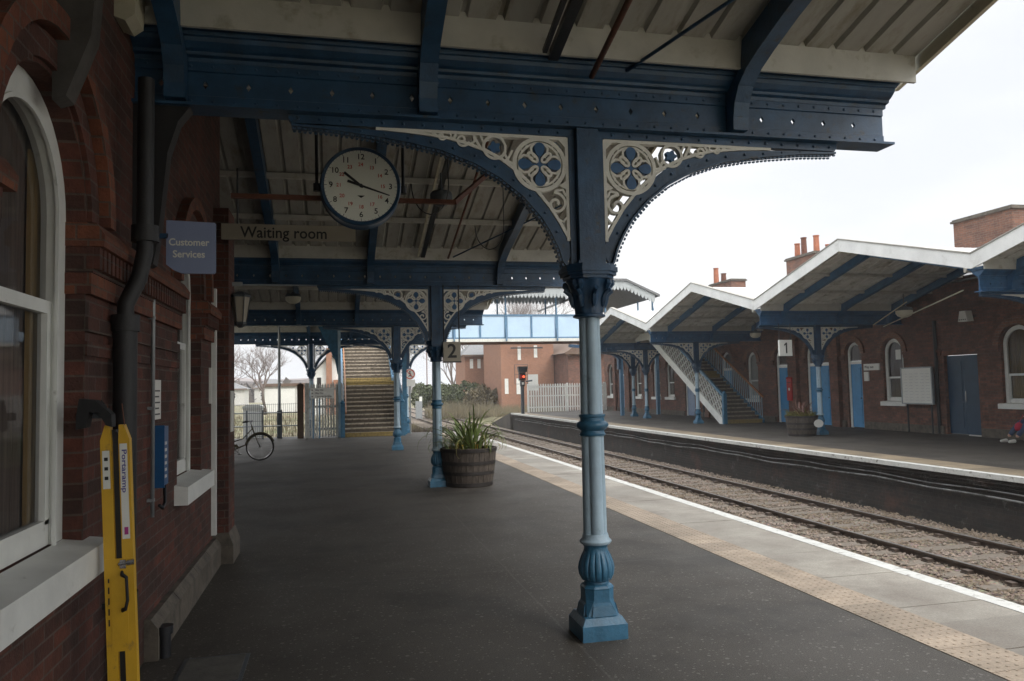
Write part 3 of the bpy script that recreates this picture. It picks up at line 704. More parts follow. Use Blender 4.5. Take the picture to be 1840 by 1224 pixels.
def archpath(yc, hw, zb, zs, n=18):
    return [(yc-hw, zb)]+[(yc-hw*cos(pi*i/n), zs+hw*sin(pi*i/n)) for i in range(n+1)]+[(yc+hw, zb)]
def arched_window(parent, x, sg, yc, hw, zb, zs, curt, fw=.10, mid=None, sillx=.10, lab=None, card=None):
    """window on a wall facing sg*X; x is the wall plane"""
    xf = x-sg*.12; X = lambda a: xf+sg*a
    lo, hi = min(X(-.04), X(.03)), max(X(-.04), X(.03))
    m = MB(); m.ribbon(archpath(yc, hw-fw/2-.002, zb+.013, zs), fw, lo, hi)
    m.ribbon(archpath(yc, hw-fw-.012, zb+.01, zs), .02, min(X(.03), X(.045)), max(X(.03), X(.045)))
    mid = mid or zb+(zs+hw-zb)*.5; l2, h2 = min(X(-.03), X(.012)), max(X(-.03), X(.012))
    a, b = yc-hw+fw, yc+hw-fw
    for z0_, z1_ in ((zb+.014, zb+.13), (mid-.03, mid+.03)): m.box(a, b, l2, h2, z0_, z1_)
    for yy in (a, b-.055): m.box(yy, yy+.055, l2, h2, zb+.11, mid-.03)
    W = swap(m).build('window', m_white, parent, world=True)
    p = MB(); P = archpath(yc, hw-fw+.01, zb+.01, zs); xx = X(-.015)
    p.add([(xx, q[0], q[1]) for q in P], [tuple(range(len(P)))]); p.build('pane', m_glass, W, world=True, fix=False)
    p = MB(); nn = 40
    for i in range(nn+1):
        y = yc-hw+.01+(2*hw-.02)*i/nn; zt = zs+math.sqrt(max(0, (hw-.005)**2-(y-yc)**2)); xx = X(-.075+.012*sin(i*1.9))
        p.v += [(xx, y, zb+.01), (xx, y, zt)]
    p.f = [(2*i, 2*i+2, 2*i+3, 2*i+1) for i in range(nn)]; p.build('curtain', curt, W, world=True, fix=False)
    s = MB(); e0, e1 = x-sg*.088, x+sg*sillx
    s.prism([(e0, zb+.012), (e1, zb-.012), (e1, zb-.15), (e0, zb-.15)], 'y', yc-hw-.11, yc+hw+.11); s.build('sill', m_white, W, world=True)
    if card:
        cdd = MB(); cdd.box(X(-.012), X(-.006), *card); cdd.build('window_notice', m_signw, W, world=True)
    if lab: W['label'] = lab
    return W
def ring_y(yc, zs, r0, r1, x0, x1, down=0, n=20):
    m = MB(); P = [(yc-r0*cos(pi*i/n), zs+r0*sin(pi*i/n)) for i in range(n+1)]; Q = [(yc-r1*cos(pi*i/n), zs+r1*sin(pi*i/n)) for i in range(n+1)]
    vs = []
    for x in (x0, x1): vs += [(x, *p) for p in P]+[(x, *q) for q in Q]
    k = n+1; fs = []
    for i in range(n):
        fs += [(i, i+1, k+i+1, k+i), (2*k+i, 2*k+i+1, 3*k+i+1, 3*k+i), (i, i+1, 2*k+i+1, 2*k+i), (k+i, k+i+1, 3*k+i+1, 3*k+i)]
    fs += [(0, k, 3*k, 2*k), (n, k+n, 3*k+n, 2*k+n)]
    return m.add(vs, fs)

WX = -1.2
nb = thing('station_building', 'dark red brick station building with arched white windows beside the near platform', 'station building', (-3, 3, 0))
wins = [(.22, .55), (3.62, .55), (7.02, .55)]
m = wall_x(WX, WX-.14, -3, 8.75, 0, 5.6, [(y, h, 1.0, 2.56, True) for y, h in wins])
m.box(-7, WX-.16, 8.6, 8.75, 0, 5.6); m.box(-7, WX-.16, -3, -2.9, 0, 5.6)
m.add([(-7, -3, 5.6), (WX, -3, 5.6), (WX, 8.75, 5.6), (-7, 8.75, 5.6)], [(0, 1, 2, 3)])
m.add([(WX, 8.75, 0), (WX-.17, 8.75, 0), (WX-.17, 8.75, 5.6), (WX, 8.75, 5.6)], [(0, 1, 2, 3)])
m.build('wall', m_brick, nb, world=True, fix=False)
m = MB(); m.box(-7, -4.7, 8.76, 22, 0, 4.6); m.build('unseen_shade_wing', m_brick, nb, world=True)  # unseen set-back wing, added to darken the left side under the canopy
m = MB(); m.box(WX-.0, WX+.15, 8.28, 8.74, .26, 3.6); m.build('end_pier', m_brick, nb, world=True)
m = MB(); m.box(WX-.0, WX+.2, 8.24, 8.78, 0, .17); m.prism([(WX, .17), (WX+.2, .17), (WX+.155, .30), (WX, .30)], 'y', 8.25, 8.77); m.build('pier_base', m_stone, nb, world=True)
m = MB()
y = 5.42
for ln in (.72, .81, .64, .66): m.prism([(WX, 0), (WX+.085, 0), (WX+.085, .20), (WX+.04, .26), (WX, .26)], 'y', y+.004, min(8.24, y+ln)-.004); y += ln
m.build('plinth', m_stone, nb, world=True); m = MB(); y = -3
for ln in (1.1, .9, 1.0, .85, 1.05, .95, .9): m.prism([(WX, 0), (WX+.07, 0), (WX+.07, .18), (WX+.03, .24), (WX, .24)], 'y', y+.004, min(4.5, y+ln)-.004); y += ln
m.build('plinth', m_stone, nb, world=True)
for (a, b) in ((.77+.01, 3.07+.012), (4.17-.012, 6.47+.012), (7.57-.012, 8.26)):
    I = MB(); I.box(WX-.13, WX+.03, a, b, 2.205, 2.31); W_ = I.build('impost_band', m_bricko, nb, world=True)
    I = MB(); I.box(WX-.128, WX+.035, a+.004, b-.004, 2.312, 2.44); 
    yy = a+.01
    while yy < b-.05: I.box(WX+.035, WX+.065, yy, yy+.045, 2.33, 2.44); yy += .075
    I.build('dentil_course', m_brick, nb, world=True)
    I = MB(); I.prism([(WX-.13, 2.442), (WX+.085, 2.442), (WX+.09, 2.50), (WX+.05, 2.56), (WX-.13, 2.56)], 'y', a, b); I.build('impost_capping', m_bricko, nb, world=True)
for z, pr_ in ((2.02, .018), (1.90, .014)):
    I = MB(); I.box(WX, WX+pr_, 4.16, 6.48, z, z+.07); I.build('string_course', m_brick, nb, world=True)
for y, h in wins:
    ring_y(y, 2.57, .56, .68, WX, WX+.025).build('arch_ring', m_brick, nb, world=True)
    ring_y(y, 2.57, .70, .80, WX, WX+.075).build('hood_mould', m_bricko, nb, world=True)
ws = [arched_window(nb, WX, 1, y, h, 1.0, 2.56, m_curt, fw=.125, mid=2.12, sillx=.10) for y, h in wins]
for k, yq in ((1, 3.15), (1, 3.92)):
    s = MB(); s.box(WX-.17, WX-.165, yq, yq+.16, 1.1, 3.0); 
    s = MB(); nn = 12
    for i in range(nn+1): s.v += [(WX-.178+.012*sin(i*1.7), yq+.16*i/nn, 1.06), (WX-.178+.012*sin(i*1.7), yq+.16*i/nn, 2.85)]
    s.f = [(2*i, 2*i+2, 2*i+3, 2*i+1) for i in range(nn)]; s.build('yellow_curtain', m_curty, ws[1], world=True, fix=False)
m = MB(); m.box(WX-.02, WX+.045, 8.17, 8.235, .30, 2.75); m.build('door_frame', m_white, nb, world=True)
m = MB(); m.box(WX, WX+.02, 8.02, 8.10, 1.6, 1.95); m.build('door_notice', m_signw, nb, world=True)
# canopy wall brackets, downpipe
for yy in (5.12, ):
    m = MB(); m.prism([(WX+.0, 2.45), (WX+.12, 2.5), (WX+.14, 2.62), (WX+.17, 2.9), (WX+.2, 3.2), (WX+.26, 3.4), (WX+.33, 3.497), (WX, 3.497)], 'y', yy-.06, yy+.06)
    m.build('canopy_bracket', m_grey2, nb, world=True)
m = MB(); m.prism([(WX+.005, 3.0), (WX+.06, 3.02), (WX+.16, 3.3), (WX+.2, 3.9), (WX+.06, 3.9), (WX+.005, 3.6)], 'y', 3.66, 3.78); m.build('curved_wall_bracket', m_stoned, nb, world=True)
m = MB(); m.prism([(WX+.002, 3.84), (WX+.06, 3.82), (WX+.11, 3.86), (WX+.13, 4.2), (WX+.002, 4.2)], 'y', 4.62, 4.83); m.build('gutter_bracket', m_creamd, nb, world=True)
dp = thing('downpipe', 'fat grey downpipe on the brick wall just behind the yellow folded ramp', 'downpipe', (WX+.08, 4.60, 0))
m = MB(); m.tube([(0, 0, .02), (0, 0, 2.1)], .062, 16); m.tube([(0, 0, 2.1), (.0, 0, 2.2), (.06, .03, 2.35), (.085, .05, 2.5), (.085, .06, 3.5)], .045, 16)
for z in (.55, 2.05, 2.56): m.tube([(0 if z < 2.3 else .085, 0 if z < 2.3 else .055, z), (0 if z < 2.3 else .085, 0 if z < 2.3 else .055, z+.09)], .074, 16)
m.build('pipe', m_grey2, dp, smooth=R(40))
m = MB(); m.box(-.085, .0, -.1, .1, .58, .61); m.build('pipe_bracket', m_grey2, dp)
ds = thing('drain_outlet', 'stubby black drain pipe at the foot of the brick wall by the stone plinth', 'drain pipe', (-1.09, 5.50, 0))
MB().tube([(0, 0, 0), (0, 0, .19)], .038, 14).build('pipe', m_black, ds, smooth=R(40)); MB().tube([(0, 0, .15), (0, 0, .2)], .052, 14).build('collar', m_black, ds, smooth=R(40))

# --- yellow folded ramp
rp = thing('folding_ramp', 'yellow folded portable ramp with a black carry handle, leaning on the brick wall', 'ramp', (-.985, 4.06, 0))
TL = lambda z: .028-.035*z/1.6
ramp_tilt = lambda z: (-.085*(z/1.6))
def rp_ch(xc, nm):
    m = MB(); hw = .038
    def ring(z, hw, y=-.0): x = xc+TL(z); return [(x-hw, -.05+ramp_tilt(z)*0, z), (x+hw, -.05, z), (x+hw, .015, z), (x-hw, .015, z)]
    Rg = [ring(.02, hw), ring(1.49, hw), ring(1.56, hw*.45)]
    if nm < 0: Rg[2] = [(v[0]+.014, v[1], v[2]) for v in Rg[2]]
    else: Rg[2] = [(v[0]-.014, v[1], v[2]) for v in Rg[2]]
    vs = [v for r_ in Rg for v in r_]; fs = [(3, 2, 1, 0), (8, 9, 10, 11)]
    for i in range(2):
        for k in range(4): fs.append((i*4+k, i*4+(k+1) % 4, i*4+4+(k+1) % 4, i*4+4+k))
    m.add(vs, fs); return m
for sx in (-1, 1): rp_ch(sx*.062, sx).build('ramp_channel', m_yel, rp)
m = MB(); m.add([(v[0], v[1]+.035, v[2]*.985) for v in rp_ch(0, 1).v], rp_ch(0, 1).f); m.build('dark_gap_fill', m_black, rp)  # black sheet added as the dark of the gap between the channels
m = MB(); m.box(-.1+TL(.8), .1+TL(.8), -.056, -.04, .84, .93); m.box(-.055+TL(.9), .06+TL(.9), -.054, -.04, .50, .88)
m.build('lock_plate', m_yel, rp)
x = TL(.8)+.03
MB().tube([(x-.01, -.05, .865), (x-.005, -.085, .86), (x+.03, -.095, .845), (x+.035, -.095, .74), (x+.02, -.09, .70), (x-.01, -.06, .69)], .011, 10).build('handle', m_rubber, rp, smooth=True)
m = MB(); m.tube([(x-.03, -.065, .905), (x+.055, -.065, .91)], .008, 8); m.tube([(x+.03, -.07, .91), (x+.075, -.07, .912)], .014, 8); m.box(x-.02, x+.02, -.07, -.055, .885, .925); m.build('latch', m_chrome, rp)
for sx in (-1, 1): MB().tube([(sx*.062-.0, -.03, 1.54), (sx*.05-.005, -.03, 1.66)], .004, 6).build('cord', m_rust, rp)
S1 = rp_ch(.062, 1)
m = MB(); z0, z1 = 1.02, 1.47; m.add([(.062+TL(z0)-.030, -.0515, z0), (.062+TL(z0)+.022, -.0515, z0), (.062+TL(z1)+.022, -.0515, z1), (.062+TL(z1)-.030, -.0515, z1)], [(0, 1, 2, 3)])
st = m.build('sticker', m_signw, rp)
text('Portaramp', .048, mat('purple_lettering', (.06, .05, .25), .5, 0, 3, 0), st, 'lettering', Matrix.Translation((.06+TL(1.36), -.0525, 1.34)) @ Matrix.Rotation(-.0, 4, 'Y') @ FRONT @ Matrix.Rotation(-pi/2, 4, 'Z'), .0005, bold=.0008)
m = MB(); m.box(.047+TL(1.05), .074+TL(1.05), -.0535, -.0518, 1.04, 1.075); m.build('red_mark', mat('magenta_mark', (.35, .03, .2), .5, 0, 3, 0), st)
m = MB(); z0, z1 = 1.26, 1.44; m.add([(-.062+TL(z0)-.026, -.0515, z0), (-.062+TL(z0)+.024, -.0515, z0), (-.062+TL(z1)+.024, -.0515, z1), (-.062+TL(z1)-.026, -.0515, z1)], [(0, 1, 2, 3)])
st = m.build('sticker', m_signw, rp)
for k, z in enumerate((1.40, 1.355, 1.31)): m = MB(); m.box(-.075+TL(z), -.05+TL(z), -.0535, -.0518, z-.008, z+.008); m.build('printed_line', m_ink, st)
m = MB()
for i in range(5):
    for j in range(2): z = .62+.05*i+.0; m.box(-.08+TL(.7)+.028*j, -.07+TL(.7)+.028*j, -.0515, -.0505, z, z+.03)
m.build('warning_print', m_ink, rp)
rp.scale = (.64, .7, 1); rp.rotation_euler = (0, R(-1.4), 0)
hk = thing('wall_hook', 'black rubber covered hook on the brick wall, just above the yellow ramp', 'hook', (WX+.02, 4.05, 1.60))
m = MB(); m.prism([(0, .0), (.02, .11), (.13, .1), (.245, .015), (.25, -.06), (.21, -.05), (.16, .02), (.09, .03), (.07, -.06), (0, -.07)], 'y', -.09, -.0); m.build('rubber_cover', m_rubber, hk)
m = MB(); m.box(-.01, .17, .0, .10, -.01, .035); m.build('shelf_plate', m_grey, hk)
m = MB(); m.tube([(.12, .05, .035), (.13, .05, .10), (.15, .05, .07)], .006, 6); m.build('bolt', m_black, hk); hk.scale = (.62, .8, .8)

# --- intercom, conduit, notice
ic = thing('help_point', 'blue help point box on the brick wall with a small white notice above it', 'help point', (WX+.06, 5.74, 1.28))
m = MB(); m.box(-.055, .0, -.08, .10, -.2, .2); m.box(-.057, .012, -.09, -.075, -.21, .21); m.build('box', m_bluebox, ic)
m = MB()
for i in range(6): m.box(.0005, .005, -.03, .03, -.15+.045*i, -.13+.045*i)
m.build('printed_panel', m_signw, ic)
MB().tube([(-.02, .08, -.2), (-.02, .10, -.33), (-.02, .02, -.36), (-.02, -.07, -.33)], .012, 8).build('cable', m_black, ic, smooth=True)
cd = thing('conduit', 'thin grey cable conduit running down the brick wall past the blue help point', 'conduit', (WX+.03, 5.5, .9))
m = MB(); m.tube([(0, 0, 0), (0, 0, 1.55), (0, .0, 1.6), (.0, .0, 1.7)], .013, 8); m.build('pipe', m_steel, cd, smooth=True)
m = MB(); 
for z in (.1, .7, 1.3): m.box(-.03, .012, -.02, .02, z, z+.02)
m.build('pipe_clip', m_steel, cd)
nt_ = MB(); nt_.box(WX+.002, WX+.012, 5.62, 5.83, 1.53, 1.80); o = thing('wall_notice', 'small white paper notice above the blue help point', 'notice', (WX, 5.72, 1.66))
nt_.build('paper', m_signw, o, world=True); m = MB()
for i in range(5): m.box(WX+.0122, WX+.0128, 5.65, 5.80-.03*(i % 2), 1.56+.04*i, 1.57+.04*i)
m.build('printed_lines', m_ink, o, world=True)
# manhole cover
mc = thing('inspection_cover', 'worn grey inspection cover set in the tarmac by the brick wall', 'drain cover', (-.75, 5.2, 0))
m = MB(); m.box(-.2, .2, -.3, .2, -.01, .006); m.build('frame', m_grey, mc)
m = MB(); m.box(-.175, .175, -.275, .175, .0, .010); m.build('lid', mat('worn_concrete_lid', (.085, .08, .07), .85, .25, 9, .4, 60), mc)

# --- customer services sign
cs = thing('hanging_sign', 'blue Customer Services sign with a clipped lower corner, on the brick wall', 'sign', (-1.2, 5.12, 2.45), rz=0)
x0, x1 = .185, .475
m = MB(); m.prism([(x0, .055), (x0+.045, .02), (x0+.09, .0), (x1-.01, 0.0), (x1, .01), (x1, .318), (x1-.006, .324), (x0, .334)], 'y', -.012, .012); sb = m.build('panel', m_sign, cs)
for t_, z in (('Customer', .195), ('Services', .12)):
    text(t_, .062, m_palet, sb, 'lettering', Matrix.Translation(((x0+x1)/2-.012, -.0125, z)) @ FRONT, .001, bold=.0012, sx=.93)
m = MB(); m.box(0.004, x0+.01, -.012, .012, .22, .25); m.box(0.004, .02, -.03, .03, .14, .30); m.build('arm', m_iron, cs)
# --- waiting room sign
wr = thing('hanging_sign', 'long dull cream Waiting room sign, partly behind the clock', 'sign', (-1.08, 8.0, 3.22))
m = MB(); m.box(0, 1.30, -.02, .02, 0, .155); wb = m.build('board', m_signc, wr)
text('Waiting room', .158, m_ink, wb, 'lettering', Matrix.Translation((.60, -.021, .068)) @ FRONT, .001, bold=.002, sx=.93)
m = MB(); m.tube([(.15, 0, .15), (.15, 0, .72)], .01, 6); m.tube([(1.2, 0, .15), (1.2, 0, .72)], .01, 6); m.build('hanger_rod', m_black, wr)

# ------------------------------------------------------------------ clock
ck = thing('station_clock', 'round double faced platform clock with black and red numerals, hung from the canopy', 'clock', (.215, 6.22, 3.312))
RC = .296
m = MB(); m.lathe([(RC-.012, -.1), (RC+.012, -.105), (RC+.02, -.085), (RC+.012, -.06), (RC+.012, .06), (RC+.02, .085), (RC+.012, .105), (RC-.012, .1)], n=64, cap=False)
m.v = [(a, c, b) for a, b, c in m.v]; m.build('case', m_iron, ck, smooth=R(30))
m = MB(); m.lathe([(RC-.005, -.098), (RC-.005, -.09)], n=64); m.v = [(a, c, b) for a, b, c in m.v]; fc = m.build('clock_face', m_face, ck)
m = MB(); m.lathe([(RC-.005, .09), (RC-.005, .098)], n=64); m.v = [(a, c, b) for a, b, c in m.v]; m.build('rear_face', m_face, ck)
def join_texts(items, size, m_, name, rad, y, sx=1):
    for t_, a in items: text(t_, size, m_, fc, name, Matrix.Translation((rad*sin(a), y, rad*cos(a))) @ FRONT, .0008, bold=.0006*size/.04, sx=sx)
join_texts([(str(h), 2*pi*h/12) for h in range(1, 13)], .062, m_ink, 'black_numeral', .232, -.0995)
join_texts([(str(h+12), 2*pi*h/12) for h in range(1, 13)], .040, m_redink, 'red_numeral', .170, -.0995)
m = MB()
for i in range(60):
    a = 2*pi*i/60; r0 = .262 if i % 5 == 0 else .274; m.bar((r0*sin(a), -.099, r0*cos(a)), (.286*sin(a), -.099, .286*cos(a)), .0035 if i % 5 == 0 else .0018, .001, (0, 1, 0))
m.build('minute_marks', m_ink, fc)
def hand(a, l, back, w0, w1, nm, y):
    d = (sin(a), cos(a)); nrm = (cos(a), -sin(a)); P = lambda r_, s_: (r_*d[0]+s_*nrm[0], r_*d[1]+s_*nrm[1])
    m = MB(); m.prism([P(-back, w0), P(-back, -w0), P(0, -w0*.8), P(l, -w1), P(l, w1), P(0, w0*.8)], 'y', y, y-.003); m.build(nm, m_ink, fc)
hand(R(-51.5), .165, .02, .011, .010, 'hour_hand', -.102); hand(R(108), .235, .11, .011, .004, 'minute_hand', -.107)
m = MB(); m.lathe([(.014, 0), (.014, .012)], n=16); m.v = [(a, -.100-c, b) for a, b, c in m.v]; m.build('hand_boss', m_ink, fc)
m = MB(); m.prism([(-.03, -.078), (.03, -.078), (.015, -.088), (0, -.098), (-.015, -.088)], 'y', -.0990, -.0995); m.build('maker_mark', m_ink, fc)
m = MB()
for sx in (-1, 1):
    m.tube([(sx*(RC+.045), 0, .0), (sx*(RC+.045), 0, .62)], .013, 8); m.tube([(sx*(RC-.0), 0, 0), (sx*(RC+.055), 0, 0)], .022, 10); m.tube([(sx*(RC+.045), 0, -.03), (sx*(RC+.045), 0, .03)], .028, 10)
m.build('hanger_rod', m_black, ck)
m = MB(); m.bar((-1.0, .12, -.06), (.78, .12, -.055), .045, .035); m.bar((.78, .12, -.055), (1.3, 1.0, .5), .03, .04); m.build('support_bar', m_rust, ck)
# --- fluorescent fitting, tray, pipes under the canopy (one per thing)
for k, (xx, y0, z0, y1, z1, r_, mm, nm, lab, cat) in enumerate((
    (1.50, 5.3, 3.98, 9.1, 4.86, .035, m_black, 'cable_tray', 'long black lighting tray climbing under the roof behind the clock', 'cable tray'),
    (1.50, 9.6, 4.86, 13.2, 3.98, .035, m_black, 'cable_tray', 'black lighting tray running down to the second girder', 'cable tray'),
    (1.46, 1.1, 4.86, 4.9, 3.92, .04, m_black, 'cable_tray', 'black lighting tray above the first girder, left of the rusty pipe', 'cable tray'),
    (1.76, 1.1, 4.84, 4.98, 3.84, .021, m_rust, 'conduit_pipe', 'rusty red pipe running down to the top of the first girder', 'pipe'),
    (1.95, 9.6, 4.86, 13.3, 3.95, .018, m_rust, 'conduit_pipe', 'rusty red pipe under the roof behind the lattice bracket', 'pipe'))):
    t_ = thing(nm, lab, cat, (xx, y0, z0)); m = MB()
    if nm == 'cable_tray':
        m.bar((0, 0, 0), (0, y1-y0, z1-z0), .07, .05); m.build('tray', mm, t_)
        m = MB(); m.bar((-.10, .15, -.03), (-.10, y1-y0-.15, z1-z0-.03), .03, .03); m.build('side_rail', m_creamd if k < 2 else m_black, t_)
        m = MB()
        for q in (.15, .5, .85): m.tube([(0, q*(y1-y0), q*(z1-z0)), (0, q*(y1-y0), q*(z1-z0)+.13)], .008, 5)
        m.build('drop_rod', m_black, t_)
    else:
        m.tube([(0, 0, 0), (0, y1-y0, z1-z0)], r_, 8); m.build('pipe', mm, t_, smooth=True)
for (p, q, lab) in (((2.02, 4.98, 3.90), (3.9, 1.7, 4.72), 'thin blue diagonal tie rod under the roof in front of the first girder'), ((2.0, 13.3, 3.97), (3.9, 10.4, 4.62), 'thin blue diagonal tie rod under the roof behind the first girder'), ((-1.15, 5.4, 3.95), (1.2, 9.2, 4.85), 'thin pale diagonal rod crossing the roof behind the clock')):
    t_ = thing('tie_rod', lab, 'tie rod', p); MB().tube([(0, 0, 0), tuple(b-a for a, b in zip(p, q))], .014, 6).build('rod', m_iron if 'blue' in lab else m_creamd, t_, smooth=True)
def bulkhead(x, y, z, lab, sc_=1, mm=None):
    t_ = thing('bulkhead_lamp', lab, 'lamp', (x, y, z), group='bulkhead lamps under the canopies')
    m = MB(); m.lathe([(.03, .10), (.05, .07), (.13, .06), (.15, .03), (.15, 0)], n=20); m.tube([(0, 0, .1), (0, 0, .32)], .012, 6); m.build('housing', m_grey, t_, smooth=R(40))
    m = MB(); m.lathe([(.15, -.001), (.15, -.05), (.12, -.1), (.06, -.13), (.01, -.135)], n=20, cap=False); m.build('cover', mm or m_lampg, t_, smooth=R(50)); t_.scale = (sc_, sc_, sc_)
bulkhead(1.42, 10.2, 4.28, 'dark round lamp hanging under the roof behind the first girder', 1, m_grey)
bulkhead(-.95, 19.0, 3.95, 'pale lamp hanging far under the roof near the end of the brick wall', 1.2)
bulkhead(15.9, 18.9, 3.62, 'big cream lamp hanging under the far canopy above the notice board', 1.5)
bulkhead(16.3, 27.6, 3.6, 'cream lamp hanging under the far canopy left of the number 1 sign', 1.4)
# wall lantern and camera past the brick pier
wl = thing('wall_lantern', 'silver glass sided lantern on the brick pier at the end of the wall', 'lantern', (-1.04, 8.5, 2.62))
m = MB(); m.box(0.0, .10, -.02, .02, .20, .24); m.build('arm', m_steel, wl)
m = MB(); m.lathe([(.05, .14), (.11, .10), (.105, .08)], (.08, 0, 0), 6); m.lathe([(.06, -.18), (.065, -.2), (.02, -.24)], (.08, 0, 0), 6)
for k in range(6): a = k*pi/3; m.tube([(.08+.1*cos(a), .1*sin(a), .09), (.08+.06*cos(a), .06*sin(a), -.18)], .005, 4)
m.build('lantern_frame', m_grey, wl)
m = MB(); m.lathe([(.094, .08), (.056, -.18)], (.08, 0, 0), 6); m.build('lantern_glass', m_signc, wl)
wn = thing('wall_notice', 'narrow pale notice on the end face of the brick pier', 'notice', (-1.05, 8.5, 1.3)); MB().box(.001, .012, -.1, .1, 0, .42).build('paper', m_signw, wn)

for k, (x, y, lab) in enumerate(((.86, 6.9, 'loose black cable loop hanging beside the clock'), (1.75, 8.6, 'loose thin cable hanging under the roof right of the clock'))):
    t_ = thing('hanging_cable', lab, 'cable', (x, y, 4.3)); MB().tube([(.17*cos(a), .0, (.55 if False else .17*sin(a)*1.6-.75)) for a in [-pi*i/14 for i in range(15)]][::-1]+[(.17, 0, -.3), (.15, 0, .25)], .006, 5).build('cable', m_black, t_, smooth=True)
# ------------------------------------------------------------------ platform number signs
def numsign(x, y, z, ch, lab, w_=.40, h_=.44, top=3.5, s=.42):
    t_ = thing('platform_number_sign', lab, 'sign', (x, y, z))
    m = MB(); m.box(-w_/2, w_/2, -.04, .04, 0, h_); p = m.build('box', m_signw if ch == '1' else m_signc, t_)
    m = MB(); m.box(-w_/2-.01, w_/2+.01, -.045, .045, -.02, -.0005); m.build('lower_trim', m_black, t_)
    if ch == '1':
        q = MB(); q.prism([(-.005, .08), (.04, .08), (.04, .40), (.005, .40), (-.06, .34), (-.06, .30), (-.005, .335)], 'y', -.045, -.0405); q.build('lettering', m_ink, p)
    else: text(ch, s, m_ink, p, 'lettering', Matrix.Translation((0, -.042, h_/2)) @ FRONT, .002, bold=.006)
    m = MB()
    for sx in (-1, 1): m.tube([(sx*w_*.45, 0, h_), (sx*w_*.45, 0, top-z)], .012, 6)
    m.build('hanger_rod', m_black, t_)
numsign(13.13, 20.6, 2.43, '1', 'white platform number sign showing 1, hung under the far canopy', .42, .48, 3.4)
numsign(1.99, 13.3, 2.16, '2', 'grey platform number sign showing 2, right beside the capital of the second column', .30, .34, 3.5, .34)

# ------------------------------------------------------------------ far station building
FX = 17.7
fb = thing('station_building', 'long brick station building with arched windows and blue doors behind the far platform', 'station building', (19.5, 27, 0))
fw = [(16.95, .53), (21.66, .47), (30.35, .45), (38.8, .5), (40.65, .5), (43.3, .45), (48.0, .5), (12.5, .5)]
fd = [(23.6, .40), (25.7, .70), (28.1, .42), (36.5, .55), (46.1, .45), (32.6, .5)]
ops = [(y, h, .95, 2.52, True) for y, h in fw]+[(y, h, 0, 2.58, True) for y, h in fd]+[(18.9, .62, 0, 2.33, False)]
m = wall_x(FX, FX+.16, 6, 49.2, 0, 4.6, ops)
m.add([(FX, 49.2, 0), (26, 49.2, 0), (26, 49.2, 4.6), (FX, 49.2, 4.6)], [(0, 1, 2, 3)])
m.build('wall', m_brickf, fb, world=True, fix=False)
m = MB()
m.prism([(FX-.15, 4.45), (21.3, 6.15), (26, 4.4)], 'y', 5.8, 49.4); m.build('roof', m_slate, fb, world=True)
for a, b in ((6, 18.2), (19.6, 23.1), (24.1, 24.9), (26.5, 27.6), (28.6, 32.0), (33.2, 35.9), (37.1, 45.6), (46.6, 49.2)): m = MB(); m.box(FX-.07, FX-.001, a, b, 0, .24); m.build('plinth', m_stone, fb, world=True)
for a, b in ((17.5, 18.2), (19.6, 21.15), (22.15, 23.15), (24.05, 24.95), (26.45, 27.6), (28.6, 29.85), (30.9, 32.0), (33.2, 35.9), (37.1, 38.2), (39.4, 40.1), (41.2, 42.8), (43.8, 45.6), (46.6, 47.4)):
    m = MB(); m.box(FX-.05, FX-.001, a, b, 2.34, 2.44); m.box(FX-.085, FX-.001, a-.02, b+.02, 2.442, 2.52); m.build('impost_band', m_brickf, fb, world=True)
for y in (24.5, 27.05, 34.4, 42.05, 44.7, 47.05):
    m = MB(); m.box(FX-.16, FX-.0005, y-.2, y+.2, 0, 3.35); m.build('pier', m_brickf, fb, world=True)
for (y, h, zb, zs, a) in ops:
    if a: ring_y(y, zs+.01, h+.02, h+.2, FX-.06, FX-.0008, n=12).build('hood_mould', m_brickc, fb, world=True)
cur_k = 0
for y, h in fw:
    cm = m_curty if y < 18 else m_curt
    if abs(y-30.35) < .1: cm = m_signw
    arched_window(fb, FX, -1, y, h, .95, 2.52, cm, fw=.10, mid=1.72, sillx=.09,
                  card=(16.45+.08, 16.45+.34, 1.86, 2.02) if y == 16.95 else ((21.45, 21.68, 2.3, 2.62) if y == 21.66 else None))
def arched_door(parent, yc, hw, dm, leaf=1):
    m = MB(); xf = FX+.10
    m.ribbon(archpath(yc, hw-.05, .0, 2.58), .09, xf-.03, xf+.03); m.box(yc-hw+.1, yc+hw-.1, xf-.035, xf+.03, 2.22, 2.32)
    d = swap(m).build('door', m_white, parent, world=True)
    p = MB(); p.box(xf+.0, xf+.04, yc-hw+.098, yc+hw-.098, .02, 2.218)
    for k in range(leaf):
        w_ = (2*hw-.2)/leaf; a = yc-hw+.1+k*w_
        for z0_, z1_ in ((.15, .95), (1.1, 2.1)): p.box(xf-.02, xf-.0, a+.08, a+w_-.08, z0_, z1_)
    p.build('door_leaf', dm, d, world=True)
    p = MB(); P = archpath(yc, hw-.09, 2.33, 2.58); p.add([(xf+.01, q[0], q[1]) for q in P], [tuple(range(len(P)))]); p.build('fanlight', m_glass, d, world=True, fix=False)
    p = MB(); P = archpath(yc, hw-.05, 2.33, 2.58); p.add([(xf+.06, q[0], q[1]) for q in P], [tuple(range(len(P)))]); p.build('blind', m_curt, d, world=True, fix=False)
    p = MB(); p.tube([(xf-.02, yc-hw+.17, 1.03), (xf-.06, yc-hw+.17, 1.03)], .018, 8); p.build('handle', m_black, d, world=True)
for y, h in fd: arched_door(fb, y, h, mat('pale_blue_door', (.2, .28, .42), .4, .1, 5, .1, 50) if y > 35 else m_door, 2 if h > .6 else 1)
m = MB(); xf = FX+.11
m.box(xf, xf+.04, 18.29, 18.9, .03, 2.32); m.box(xf, xf+.04, 18.91, 19.51, .03, 2.32)
